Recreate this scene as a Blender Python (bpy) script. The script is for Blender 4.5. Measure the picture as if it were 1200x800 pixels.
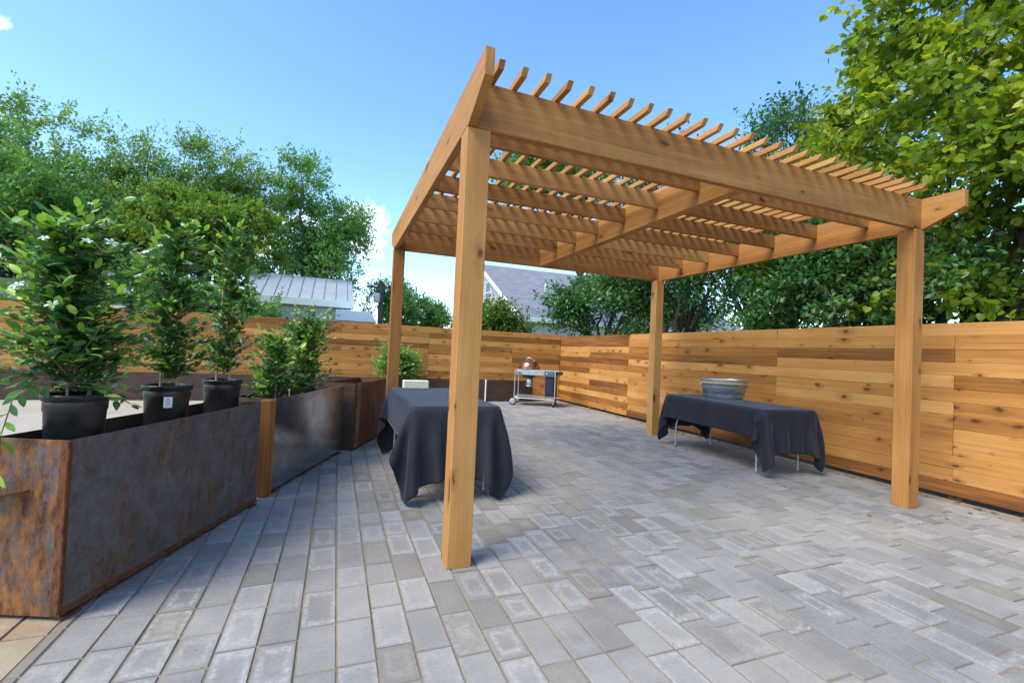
import bpy, math, random
import numpy as np
from mathutils import Matrix, Vector

# ------------------------------------------------------------------ camera, sky, sun
for o in list(bpy.data.objects):
    bpy.data.objects.remove(o)
S = bpy.context.scene
COL = S.collection
YAW, PITCH, ROLL = 0.367590, 0.0241687, 0.0451424
cam_d = bpy.data.cameras.new("camera")
cam = bpy.data.objects.new("camera", cam_d)
COL.objects.link(cam)
fwd = Vector((math.sin(YAW)*math.cos(PITCH), math.cos(YAW)*math.cos(PITCH), math.sin(PITCH)))
rt0 = Vector((math.cos(YAW), -math.sin(YAW), 0))
up0 = rt0.cross(fwd)
rt = rt0*math.cos(ROLL) + up0*math.sin(ROLL)
upv = -rt0*math.sin(ROLL) + up0*math.cos(ROLL)
cam.matrix_world = Matrix(((rt.x, upv.x, -fwd.x, 0), (rt.y, upv.y, -fwd.y, 0), (rt.z, upv.z, -fwd.z, 1.35), (0, 0, 0, 1)))
cam_d.sensor_fit = 'HORIZONTAL'
cam_d.sensor_width = 36
cam_d.lens = 532.98/1200*36
cam_d.clip_start = 0.05
cam_d.clip_end = 2000
S.camera = cam

SUN_DIR = Vector((-0.58, -0.20, 0.78)).normalized()          # towards the sun
SUN_E = math.asin(SUN_DIR.z)
SUN_A = math.atan2(SUN_DIR.x, SUN_DIR.y)
sun_d = bpy.data.lights.new("sun", 'SUN')
sun_d.energy = 2.0
sun_d.angle = math.radians(32.0)
sun_d.color = (1.0, 0.91, 0.76)
sun = bpy.data.objects.new("sun", sun_d)
COL.objects.link(sun)
sun.rotation_euler = (-SUN_DIR).to_track_quat('-Z', 'Y').to_euler()
sun.location = (-20, -12, 20)

W = bpy.data.worlds.new("World")
S.world = W
W.use_nodes = True
wn, wl = W.node_tree.nodes, W.node_tree.links
wn.clear()
w_out = wn.new('ShaderNodeOutputWorld')
w_bg = wn.new('ShaderNodeBackground')
w_sky = wn.new('ShaderNodeTexSky')
w_sky.sky_type = 'NISHITA'
w_sky.sun_disc = False
w_sky.sun_elevation = SUN_E
w_sky.sun_rotation = SUN_A
w_sky.altitude = 200
w_sky.air_density = 1.0
w_sky.dust_density = 0.3
w_sky.ozone_density = 2.0
w_bg.inputs['Strength'].default_value = 0.15
# clouds: real directions on the sky dome, noise broken into small puffs
w_tc = wn.new('ShaderNodeTexCoord')
def w_cloud(center, radius, squash):
    """soft mask round a compass direction (world-space), broken by noise"""
    c = Vector(center).normalized()
    sub = wn.new('ShaderNodeVectorMath'); sub.operation = 'SUBTRACT'
    wl.new(w_tc.outputs['Generated'], sub.inputs[0]); sub.inputs[1].default_value = c
    sc = wn.new('ShaderNodeVectorMath'); sc.operation = 'MULTIPLY'
    wl.new(sub.outputs[0], sc.inputs[0]); sc.inputs[1].default_value = (1/radius, 1/radius, 1/(radius*squash))
    ln = wn.new('ShaderNodeVectorMath'); ln.operation = 'LENGTH'
    wl.new(sc.outputs[0], ln.inputs[0])
    mr = wn.new('ShaderNodeMapRange'); mr.inputs[1].default_value = 1.0; mr.inputs[2].default_value = 0.0
    wl.new(ln.outputs['Value'], mr.inputs[0])
    return mr.outputs[0]
def w_math(op, a, b, clamp=False):
    m = wn.new('ShaderNodeMath'); m.operation = op; m.use_clamp = clamp
    for i, v in enumerate((a, b)):
        if isinstance(v, (int, float)): m.inputs[i].default_value = v
        else: wl.new(v, m.inputs[i])
    return m.outputs[0]
w_ns = wn.new('ShaderNodeTexNoise')
w_ns.inputs['Scale'].default_value = 15; w_ns.inputs['Detail'].default_value = 7; w_ns.inputs['Roughness'].default_value = 0.62
wl.new(w_tc.outputs['Generated'], w_ns.inputs['Vector'])
CLOUDS = [((0.035, 0.965, 0.235), 0.10, 1.0, 1.12), ((-0.13, 0.97, 0.19), 0.24, 0.5, .95), ((-0.435, 0.81, 0.408), 0.06, 0.5, 0.80)]
w_sum = None
for cdir, rad, sq, gain in CLOUDS:
    mk = w_math('MULTIPLY', w_cloud(cdir, rad, sq), gain)
    w_sum = mk if w_sum is None else w_math('MAXIMUM', w_sum, mk)
w_m = w_math('ADD', w_math('MULTIPLY', w_math('SUBTRACT', w_ns.outputs['Fac'], 0.5), 3.4), w_math('SUBTRACT', w_math('MULTIPLY', w_sum, 2.0), 0.9))
w_m = w_math('MULTIPLY', w_math('MAXIMUM', w_m, 0.0, True), w_math('MULTIPLY', w_sum, 3.0, True), True)
w_hs = wn.new('ShaderNodeHueSaturation')
w_hs.inputs['Saturation'].default_value = 1.16
wl.new(w_sky.outputs[0], w_hs.inputs['Color'])
w_mix = wn.new('ShaderNodeMix'); w_mix.data_type = 'RGBA'
wl.new(w_m, w_mix.inputs[0]); wl.new(w_hs.outputs[0], w_mix.inputs[6])
w_mix.inputs[7].default_value = (5.6, 5.7, 5.9, 1)
wl.new(w_mix.outputs[2], w_bg.inputs['Color'])
wl.new(w_bg.outputs[0], w_out.inputs[0])

S.view_settings.view_transform = 'Standard'
S.view_settings.look = 'None'
S.view_settings.gamma = 1
S.view_settings.exposure = 1.36
S.render.engine = 'CYCLES'
S.cycles.max_bounces = 12
S.cycles.diffuse_bounces = 8

# ------------------------------------------------------------------ helpers: objects
rng = np.random.default_rng(7)
random.seed(7)

def tag(o, label=None, cat=None, group=None, kind=None):
    if label: o['label'] = label
    if cat: o['category'] = cat
    if group: o['group'] = group
    if kind: o['kind'] = kind
    return o

def thing(name, label, cat, loc=(0, 0, 0), rz=0.0, group=None):
    o = bpy.data.objects.new(name, None)
    COL.objects.link(o)
    o.location = loc
    o.rotation_euler = (0, 0, rz)
    o.empty_display_size = 0.2
    return tag(o, label, cat, group)

def copy_tree(o, parent=None):
    c = o.copy()
    COL.objects.link(c)
    c.parent = parent
    for ch in [x for x in bpy.data.objects if x.parent == o]:
        copy_tree(ch, c)
    return c

class MB:
    """collects shapes; build() links them as one mesh object. per-vertex 'rnd', per-corner UV (metres, u along the grain)"""
    def __init__(self):
        self.v, self.f, self.uv, self.r, self.sm = [], [], [], [], []
    def add(self, verts, faces, uvs=None, rnd=None, smooth=False):
        b = len(self.v)
        r = random.random() if rnd is None else rnd
        self.v += [tuple(v) for v in verts]
        self.r += [r]*len(verts)
        for i, fc in enumerate(faces):
            self.f.append(tuple(b+k for k in fc))
            self.sm.append(smooth)
            self.uv.append(uvs[i] if uvs else [(0, 0)]*len(fc))
    def hexa(self, P, axis=0, rnd=None, bev=0.0):
        """P: 8 corners, index = x + 2y + 4z (bits). axis: grain axis"""
        P = [Vector(p) for p in P]
        if bev > 0:
            c = sum(P, Vector())/8
            ex = [(P[1]-P[0]).normalized(), (P[2]-P[0]).normalized(), (P[4]-P[0]).normalized()]
            V, key = [], {}
            for i in range(8):
                for a in range(3):
                    q = P[i].copy()
                    for b in range(3):
                        if b != a:
                            q += ex[b]*(bev if not (i >> b) & 1 else -bev)
                    key[(i, a)] = len(V); V.append(q)
            F = []
            for a in range(3):
                b, cc = [(1, 2), (2, 0), (0, 1)][a]
                for s in (0, 1):
                    q = []
                    for (sb, sc) in ((0, 0), (1, 0), (1, 1), (0, 1)):
                        i = (s << a) | (sb << b) | (sc << cc)
                        q.append(key[(i, a)])
                    F.append(q if s else q[::-1])
            for a in range(3):      # edges along axis a
                b, cc = [(1, 2), (2, 0), (0, 1)][a]
                for sb in (0, 1):
                    for sc in (0, 1):
                        i0 = (sb << b) | (sc << cc); i1 = i0 | (1 << a)
                        q = [key[(i0, b)], key[(i1, b)], key[(i1, cc)], key[(i0, cc)]]
                        if sb == sc: q = q[::-1]
                        F.append(q)
            for i in range(8):
                q = [key[(i, 0)], key[(i, 1)], key[(i, 2)]]
                par = (i & 1) ^ ((i >> 1) & 1) ^ ((i >> 2) & 1)
                F.append(q if par else q[::-1])
        else:
            V = P
            F = [(0, 2, 3, 1), (4, 5, 7, 6), (0, 1, 5, 4), (2, 6, 7, 3), (0, 4, 6, 2), (1, 3, 7, 5)]
        r = random.random() if rnd is None else rnd
        ax = [(P[1]-P[0]), (P[2]-P[0]), (P[4]-P[0])]
        L = [a.length for a in ax]; N = [a.normalized() if a.length else Vector((1, 0, 0)) for a in ax]
        g = axis; b, cc = [k for k in range(3) if k != g]
        off = (r*37.7 % 11.3, r*91.3 % 7.7)
        U = []
        for fc in F:
            vs = [V[k]-P[0] for k in fc]
            n = (vs[1]-vs[0]).cross(vs[2]-vs[0])
            n = n.normalized() if n.length else Vector((0, 0, 1))
            dots = [abs(n.dot(N[k])) for k in range(3)]
            m = dots.index(max(dots))
            if m == g:      # end grain
                U.append([(off[0]+q.dot(N[b]), off[1]+q.dot(N[cc])) for q in vs])
            elif m == b:
                U.append([(off[0]+q.dot(N[g]), off[1]+q.dot(N[cc])) for q in vs])
            else:
                U.append([(off[0]+q.dot(N[g]), off[1]+.5+q.dot(N[b])) for q in vs])
        self.add(V, F, U, r)
    def box(self, x0, x1, y0, y1, z0, z1, axis=0, rnd=None, bev=0.0):
        P = [(x1 if i & 1 else x0, y1 if i & 2 else y0, z1 if i & 4 else z0) for i in range(8)]
        self.hexa(P, axis, rnd, bev)
    def tube(self, pts, rad, n=10, rnd=None, caps=True):
        pts = [Vector(p) for p in pts]
        if not hasattr(rad, '__len__'): rad = [rad]*len(pts)
        V, F = [], []
        prev = None
        for i, p in enumerate(pts):
            t = (pts[min(i+1, len(pts)-1)]-pts[max(i-1, 0)]).normalized()
            if prev is None:
                a = Vector((0, 0, 1)) if abs(t.z) < .9 else Vector((1, 0, 0))
                u = t.cross(a).normalized()
            else:
                u = (prev - t*prev.dot(t)).normalized()
            prev = u
            w = t.cross(u)
            for k in range(n):
                an = 2*math.pi*k/n
                V.append(p+(u*math.cos(an)+w*math.sin(an))*rad[i])
        for i in range(len(pts)-1):
            for k in range(n):
                k2 = (k+1) % n
                F.append((i*n+k, i*n+k2, (i+1)*n+k2, (i+1)*n+k))
        self.add(V, F, None, rnd, True)
        if caps:
            self.add(V[:n], [tuple(range(n))[::-1]], None, rnd)
            self.add(V[-n:], [tuple(range(n))], None, rnd)
    def lathe(self, prof, n=32, c=(0, 0, 0), sx=1, sy=1, rnd=None, smooth=True):
        V, F = [], []
        for (r, z) in prof:
            for k in range(n):
                a = 2*math.pi*k/n
                V.append((c[0]+r*sx*math.cos(a), c[1]+r*sy*math.sin(a), c[2]+z))
        for i in range(len(prof)-1):
            for k in range(n):
                k2 = (k+1) % n
                F.append((i*n+k, i*n+k2, (i+1)*n+k2, (i+1)*n+k))
        self.add(V, F, None, rnd, smooth)
    def build(self, name, mat, parent=None, sharp=None):
        me = bpy.data.meshes.new(name)
        me.from_pydata(self.v, [], self.f)
        me.polygons.foreach_set('use_smooth', self.sm)
        uvl = me.uv_layers.new(name="UVMap")
        uvl.data.foreach_set('uv', [c for f in self.uv for q in f for c in q])
        at = me.attributes.new('rnd', 'FLOAT', 'POINT')
        at.data.foreach_set('value', self.r)
        me.materials.append(mat)
        me.update()
        o = bpy.data.objects.new(name, me)
        COL.objects.link(o)
        o.parent = parent
        return o

def fast_mesh(name, V, F, mat, parent=None, rnd=None, smooth=False):
    """V (n,3), F (m,k) arrays"""
    me = bpy.data.meshes.new(name)
    k = F.shape[1]
    me.vertices.add(len(V)); me.vertices.foreach_set('co', V.astype(np.float32).ravel())
    me.loops.add(F.size); me.loops.foreach_set('vertex_index', F.astype(np.int32).ravel())
    me.polygons.add(len(F))
    me.polygons.foreach_set('loop_start', np.arange(0, F.size, k, dtype=np.int32))
    me.polygons.foreach_set('use_smooth', np.full(len(F), smooth))
    if rnd is not None:
        at = me.attributes.new('rnd', 'FLOAT', 'POINT')
        at.data.foreach_set('value', rnd.astype(np.float32))
    me.update(calc_edges=True)
    me.validate()
    me.materials.append(mat)
    o = bpy.data.objects.new(name, me)
    COL.objects.link(o)
    o.parent = parent
    return o

# ------------------------------------------------------------------ helpers: materials
class NT:
    def __init__(self, name):
        self.m = bpy.data.materials.new(name)
        self.m.use_nodes = True
        self.n, self.l = self.m.node_tree.nodes, self.m.node_tree.links
        self.n.clear()
        self.out = self.n.new('ShaderNodeOutputMaterial')
        self.p = self.n.new('ShaderNodeBsdfPrincipled')
        self.l.new(self.p.outputs[0], self.out.inputs[0])
    def link(self, sock, v):
        if isinstance(v, (int, float)): sock.default_value = v
        elif isinstance(v, tuple): sock.default_value = v if len(v) == 4 or sock.type != 'RGBA' else (*v, 1)
        else: self.l.new(v, sock)
    def math(self, op, a, b=0.0, clamp=False):
        m = self.n.new('ShaderNodeMath'); m.operation = op; m.use_clamp = clamp
        self.link(m.inputs[0], a); self.link(m.inputs[1], b)
        return m.outputs[0]
    def attr(self, name='rnd'):
        a = self.n.new('ShaderNodeAttribute'); a.attribute_name = name
        return a.outputs['Fac']
    def uv(self):
        return self.n.new('ShaderNodeUVMap').outputs[0] if False else self._uv()
    def _uv(self):
        u = self.n.new('ShaderNodeUVMap'); u.uv_map = 'UVMap'; return u.outputs[0]
    def obj(self):
        return self.n.new('ShaderNodeTexCoord').outputs['Object']
    def geo(self):
        return self.n.new('ShaderNodeNewGeometry').outputs['Position']
    def scale(self, v, s):
        m = self.n.new('ShaderNodeVectorMath'); m.operation = 'MULTIPLY'
        self.l.new(v, m.inputs[0]); m.inputs[1].default_value = s
        return m.outputs[0]
    def vadd(self, v, w):
        m = self.n.new('ShaderNodeVectorMath'); m.operation = 'ADD'
        self.l.new(v, m.inputs[0]); self.l.new(w, m.inputs[1])
        return m.outputs[0]
    def noise(self, vec, scale=5.0, detail=4.0, rough=.55, dist=0.0, color=False):
        t = self.n.new('ShaderNodeTexNoise')
        if vec is not None: self.l.new(vec, t.inputs['Vector'])
        t.inputs['Scale'].default_value = scale; t.inputs['Detail'].default_value = detail
        t.inputs['Roughness'].default_value = rough; t.inputs['Distortion'].default_value = dist
        return t.outputs['Color' if color else 'Fac']
    def ramp(self, fac, stops):
        r = self.n.new('ShaderNodeValToRGB')
        e = r.color_ramp.elements
        while len(e) < len(stops): e.new(.5)
        for i, (p, c) in enumerate(stops):
            e[i].position = p; e[i].color = (*c, 1) if len(c) == 3 else c
        self.l.new(fac, r.inputs[0])
        return r.outputs[0]
    def rng(self, v, a, b, c=0.0, d=1.0):
        m = self.n.new('ShaderNodeMapRange')
        self.l.new(v, m.inputs[0])
        for i, q in enumerate((a, b, c, d)): m.inputs[1+i].default_value = q
        return m.outputs[0]
    def mix(self, fac, a, b, mode='MIX'):
        m = self.n.new('ShaderNodeMix'); m.data_type = 'RGBA'; m.blend_type = mode
        self.link(m.inputs[0], fac); self.link(m.inputs[6], a); self.link(m.inputs[7], b)
        return m.outputs[2]
    def bump(self, h, strength=.3, dist=.01):
        b = self.n.new('ShaderNodeBump')
        b.inputs['Strength'].default_value = strength; b.inputs['Distance'].default_value = dist
        self.l.new(h, b.inputs['Height'])
        self.l.new(b.outputs[0], self.p.inputs['Normal'])
    def set(self, color=None, rough=None, metal=None, spec=None):
        for k, v in (('Base Color', color), ('Roughness', rough), ('Metallic', metal), ('Specular IOR Level', spec)):
            if v is not None: self.link(self.p.inputs[k], v)
        return self.m

def simple(name, color, rough=.5, metal=0.0, var=.12, scale=14.0, spec=.5):
    t = NT(name)
    n = t.noise(t.obj(), scale, 5)
    c = t.mix(t.rng(n, .3, .7), tuple(c*(1-var) for c in color), tuple(min(1, c*(1+var)) for c in color))
    return t.set(c, rough, metal, spec)

def wood(name, stops, knots=.55, ksize=(.06, .22), rough=.62, knot_scale=(3.2, 6.8)):
    """cedar: u along the grain in metres"""
    t = NT(name)
    uv = t.uv(); r = t.attr()
    rv = t.n.new('ShaderNodeCombineXYZ'); t.l.new(t.math('MULTIPLY', r, 53.0), rv.inputs[2])
    # knots
    vk = t.n.new('ShaderNodeTexVoronoi'); vk.voronoi_dimensions = '2D'
    warp = t.noise(uv, 9.0, 2, color=True)
    wv = t.n.new('ShaderNodeVectorMath'); wv.operation = 'SCALE'; t.l.new(warp, wv.inputs[0]); wv.inputs[3].default_value = .34
    kuv = t.vadd(t.scale(uv, (knot_scale[0], knot_scale[1], 0)), wv.outputs[0])
    t.l.new(kuv, vk.inputs['Vector']); vk.inputs['Scale'].default_value = 1.0
    sx = t.n.new('ShaderNodeSeparateXYZ'); t.l.new(vk.outputs['Color'], sx.inputs[0])
    on = t.math('LESS_THAN', t.math('ADD', sx.outputs[0], 0.0), knots)
    size = t.rng(sx.outputs[1], 0, 1, ksize[0], ksize[1])
    kd = t.math('DIVIDE', vk.outputs['Distance'], size)
    kd = t.math('ADD', kd, t.math('MULTIPLY', t.math('SUBTRACT', t.noise(t.scale(uv, (30, 60, 1)), 1.0, 3, .7), .5), 1.3))
    kmask = t.math('MULTIPLY', t.rng(kd, .45, 1.25, 1, 0), on)
    halo = t.math('MULTIPLY', t.rng(kd, .8, 3.4, 1, 0), on)
    # grain, bending round the knots
    bend = t.n.new('ShaderNodeCombineXYZ'); t.l.new(t.math('MULTIPLY', halo, .035), bend.inputs[1])
    guv = t.vadd(t.vadd(uv, bend.outputs[0]), rv.outputs[0])
    g1 = t.noise(t.scale(guv, (.9, 34, 1)), 1.0, 5, .6, .4)
    g2 = t.noise(t.scale(guv, (2.2, 150, 1)), 1.0, 3, .6)
    g3 = t.noise(t.scale(guv, (.55, 5, 1)), 1.0, 3, .5)
    g = t.math('ADD', t.math('ADD', t.math('MULTIPLY', g1, .42), t.math('MULTIPLY', g2, .18)), t.math('ADD', t.math('MULTIPLY', g3, .40), t.rng(r, 0, 1, -.25, .25)))
    c = t.ramp(g, stops)
    c = t.mix(t.math('MULTIPLY', halo, .5), c, (.22, .088, .024), 'MIX')
    c = t.mix(t.math('MULTIPLY', kmask, .8), c, (.055, .022, .009))
    tone = t.noise(t.scale(guv, (1.3, 2.6, 1)), 1.0, 4, .6)
    c = t.mix(t.rng(tone, .38, .68, 0, .42), c, t.mix(1.0, c, (.62, .50, .40), 'MULTIPLY'))
    chk = t.noise(t.scale(guv, (.55, 60, 1)), 1.0, 2, .5)
    c = t.mix(t.rng(chk, .70, .76, 0, .55), c, (.09, .038, .014))
    t.bump(t.math('ADD', t.math('MULTIPLY', g1, .7), g2), .35, .005)
    return t.set(c, rough, 0.0, .2)

M = {}
M['cedar_post'] = wood('cedar timber', [(.26, (.28, .120, .034)), (.5, (.45, .215, .062)), (.74, (.58, .31, .108))], .30, (.03, .13), knot_scale=(2.0, 5.0))
M['cedar_fence'] = wood('cedar fence boards', [(.22, (.165, .062, .017)), (.40, (.35, .145, .035)), (.58, (.49, .222, .056)), (.80, (.60, .31, .095))], .50, (.02, .17), knot_scale=(3.4, 7.0))
M['weathered_post'] = wood('stained timber', [(.3, (.10, .04, .012)), (.52, (.30, .13, .03)), (.75, (.45, .22, .06))], .4)

def steel(name, base, rust_amt, rough=(.35, .75), metal=.75, scale=1.0, rustc=((.10, .032, .010), (.30, .115, .030))):
    t = NT(name)
    P = t.obj()
    big = t.noise(P, 2.6*scale, 8, .66, .3)
    st = t.noise(t.scale(P, (9, 9, 1.6)), 1.4*scale, 6, .65)
    fine = t.noise(P, 42*scale, 4, .6)
    m = t.math('ADD', t.math('MULTIPLY', big, .55), t.math('ADD', t.math('MULTIPLY', st, .33), t.math('MULTIPLY', fine, .12)))
    lo = .62-rust_amt*.30
    m = t.math('ADD', m, t.math('MULTIPLY', t.math('SUBTRACT', t.noise(P, 17*scale, 6, .75), .5), .35))
    mask = t.rng(m, lo, lo+.13)
    rc = t.mix(t.rng(t.noise(t.scale(P, (1, 1, .4)), 13*scale, 5, .7), .35, .65), rustc[0], rustc[1])
    b2 = t.mix(t.rng(t.noise(P, 6*scale, 7, .7), .3, .7), tuple(c*.62 for c in base), tuple(c*1.35 for c in base))
    c = t.mix(mask, b2, rc)
    c = t.mix(t.rng(t.noise(t.scale(P, (1, 1, .35)), 70*scale, 4, .7), .35, .7, 0, .55), c, t.mix(1.0, c, (.45, .45, .47), 'MULTIPLY'))
    t.bump(t.math('ADD', fine, t.math('MULTIPLY', mask, .5)), .25, .003)
    return t.set(c, t.rng(mask, 0, 1, rough[0], rough[1]), t.rng(mask, 0, 1, metal, 0.05), .4)
M['steel_mottled'] = steel('mottled mill steel', (.145, .132, .134), .44, (.5, .8), .30, 1.55, ((.075, .034, .018), (.21, .105, .045)))
M['steel_rusty'] = steel('rusting steel', (.13, .115, .115), .78, (.5, .85), .35, 1.5, ((.055, .018, .008), (.32, .125, .030)))
M['steel_blue'] = steel('blued mill steel', (.47, .475, .495), -.2, (.19, .6), .95)
M['steel_brown'] = steel('browned steel', (.15, .062, .026), .75, (.5, .8), .3, 1.0, ((.095, .032, .012), (.21, .085, .028)))
M['steel_dark_rust'] = steel('dark brown steel', (.075, .042, .030), .45, (.55, .8), .2, .8, ((.06, .03, .02), (.095, .05, .032)))
M['rust_edge'] = steel('rust edge', (.09, .045, .03), 1.2, (.7, .9), .15, 3.0, ((.07, .022, .010), (.22, .075, .022)))
M['pale_strap'] = steel('scuffed strap', (.24, .20, .16), .55, (.5, .8), .4, 2.0)

def leafmat(name, c0, c1, c2, trans=.35, rough=.42, tcol=None, spec=.4):
    t = NT(name)
    r = t.attr()
    c = t.ramp(r, [(0.0, c0), (.55, c1), (1.0, c2)])
    n = t.noise(t.geo(), 1.1, 3)
    c = t.mix(t.rng(n, .3, .7, 0, .5), c, t.mix(1.0, c, (.62, .66, .55), 'MULTIPLY'))
    t.set(c, rough, 0.0, spec)
    tr = t.n.new('ShaderNodeBsdfTranslucent')
    t.l.new(t.mix(1.0, c, tcol or (1.6, 1.55, .7), 'MULTIPLY'), tr.inputs['Color'])
    mx = t.n.new('ShaderNodeMixShader'); mx.inputs[0].default_value = trans
    t.l.new(t.p.outputs[0], mx.inputs[1]); t.l.new(tr.outputs[0], mx.inputs[2])
    t.l.new(mx.outputs[0], t.out.inputs[0])
    return t.m
M['leaf_shrub'] = leafmat('glossy shrub leaf', (0.021, 0.086, 0.021), (0.052, 0.182, 0.031), (0.338, 0.562, 0.080), .22, .3, spec=.5)
M['leaf_redbud'] = leafmat('heart leaf', (0.096, 0.169, 0.018), (0.206, 0.310, 0.026), (0.547, 0.547, 0.047), .48, .45)
M['leaf_elm'] = leafmat('dull tree leaf', (0.073, 0.199, 0.054), (0.155, 0.324, 0.083), (0.290, 0.479, 0.119), .32, .5)
M['leaf_locust'] = leafmat('feathery tree leaf', (0.114, 0.227, 0.065), (0.210, 0.356, 0.085), (0.356, 0.503, 0.128), .35, .5)
M['leaf_bright'] = leafmat('fresh tree leaf', (.090, .175, .026), (.160, .270, .038), (.26, .37, .065), .42, .5)
M['leaf_dark'] = leafmat('dark hedge leaf', (0.028, 0.098, 0.033), (0.067, 0.177, 0.047), (0.173, 0.345, 0.069), .26, .42)
M['leaf_bamboo'] = leafmat('fresh shrub leaf', (.06, .13, .02), (.12, .22, .03), (.20, .30, .05), .4, .5)
M['bark'] = simple('bark', (.085, .062, .048), .9, 0, .4, 9)
M['stem'] = simple('green brown stem', (.16, .11, .055), .8, 0, .3, 30)
M['cane'] = simple('pale cane', (.46, .33, .19), .7, 0, .2, 30)
M['petal'] = simple('white petal', (.82, .82, .76), .6, 0, .05)

def plastic(name, c, rough):
    t = NT(name)
    n = t.noise(t.obj(), 30, 5)
    t.bump(n, .06, .002)
    return t.set(t.mix(t.rng(t.noise(t.obj(), 5, 5), .35, .7), c, tuple(min(1, k*1.6+.003) for k in c)), t.rng(n, .3, .7, rough-.08, rough+.1), 0.0, .5)
M['pot'] = plastic('black nursery plastic', (.008, .0085, .0095), .36)
M['soil'] = simple('potting soil', (.06, .038, .024), .95, 0, .5, 40)
M['tag'] = simple('paper tag', (.8, .8, .8), .6, 0, .03)
M['ink'] = simple('tag ink', (.2, .2, .22), .6)
M['metal_grey'] = simple('satin steel tube', (.55, .55, .54), .34, .9, .1)
M['steel_leg'] = simple('painted grey leg', (.40, .39, .37), .4, .5, .1)
M['tabletop'] = simple('grey moulded tabletop', (.55, .54, .52), .6)
def galv():
    t = NT('galvanised steel')
    v = t.n.new('ShaderNodeTexVoronoi'); v.inputs['Scale'].default_value = 26
    t.l.new(t.obj(), v.inputs['Vector'])
    n = t.noise(t.obj(), 7, 5)
    c = t.mix(t.rng(v.outputs['Color'], .2, .9), (.36, .43, .46), (.58, .64, .67))
    return t.set(t.mix(t.rng(n, .35, .7, 0, .5), c, (.30, .34, .36)), t.rng(n, .3, .7, .28, .48), .85)
M['galv'] = galv()
M['rope'] = simple('jute rope', (.55, .36, .17), .9, 0, .3, 60)
M['copper'] = simple('copper enamel', (.46, .17, .085), .16, .9, .06)
M['black_plastic'] = simple('black plastic', (.014, .014, .016), .45)
M['navy_plastic'] = simple('dark blue black plastic', (.012, .018, .034), .35)
M['panel_blue'] = simple('blue grey panel', (.07, .10, .15), .35)
M['white_paint'] = simple('white paint', (.78, .78, .76), .5, 0, .06)
M['grey_wheel'] = simple('grey wheel disc', (.30, .30, .30), .5)
M['ash_alu'] = simple('aluminium bucket', (.62, .62, .62), .3, .9)
M['cream_block'] = simple('cream block', (.62, .58, .47), .9, 0, .1, 40)

def cloth_mat():
    t = NT('charcoal navy tablecloth')
    P = t.obj()
    w1 = t.noise(t.scale(P, (900, 60, 60)), 1, 2); w2 = t.noise(t.scale(P, (60, 900, 60)), 1, 2)
    n = t.noise(P, 5, 4)
    c = t.mix(t.rng(n, .3, .7), (.014, .0145, .020), (.022, .0225, .029))
    sp = t.n.new('ShaderNodeSeparateXYZ'); t.l.new(P, sp.inputs[0])
    cr = []
    for k, per in ((0, .42), (1, .66)):
        f_ = t.math('ABSOLUTE', t.math('SUBTRACT', t.math('FRACT', t.math('DIVIDE', t.math('ADD', sp.outputs[k], 20.11), per)), .5))
        cr.append(t.rng(f_, 0, .022, 1, 0))
    t.bump(t.math('ADD', t.math('MULTIPLY', t.math('ADD', w1, w2), .12), t.math('ADD', cr[0], cr[1])), .35, .004)
    m = t.set(c, .72, 0.0, .25)
    t.p.inputs['Sheen Weight'].default_value = .22
    t.p.inputs['Sheen Roughness'].default_value = .4
    t.p.inputs['Sheen Tint'].default_value = (.62, .65, .74, 1)
    return m
M['cloth'] = cloth_mat()

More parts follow.
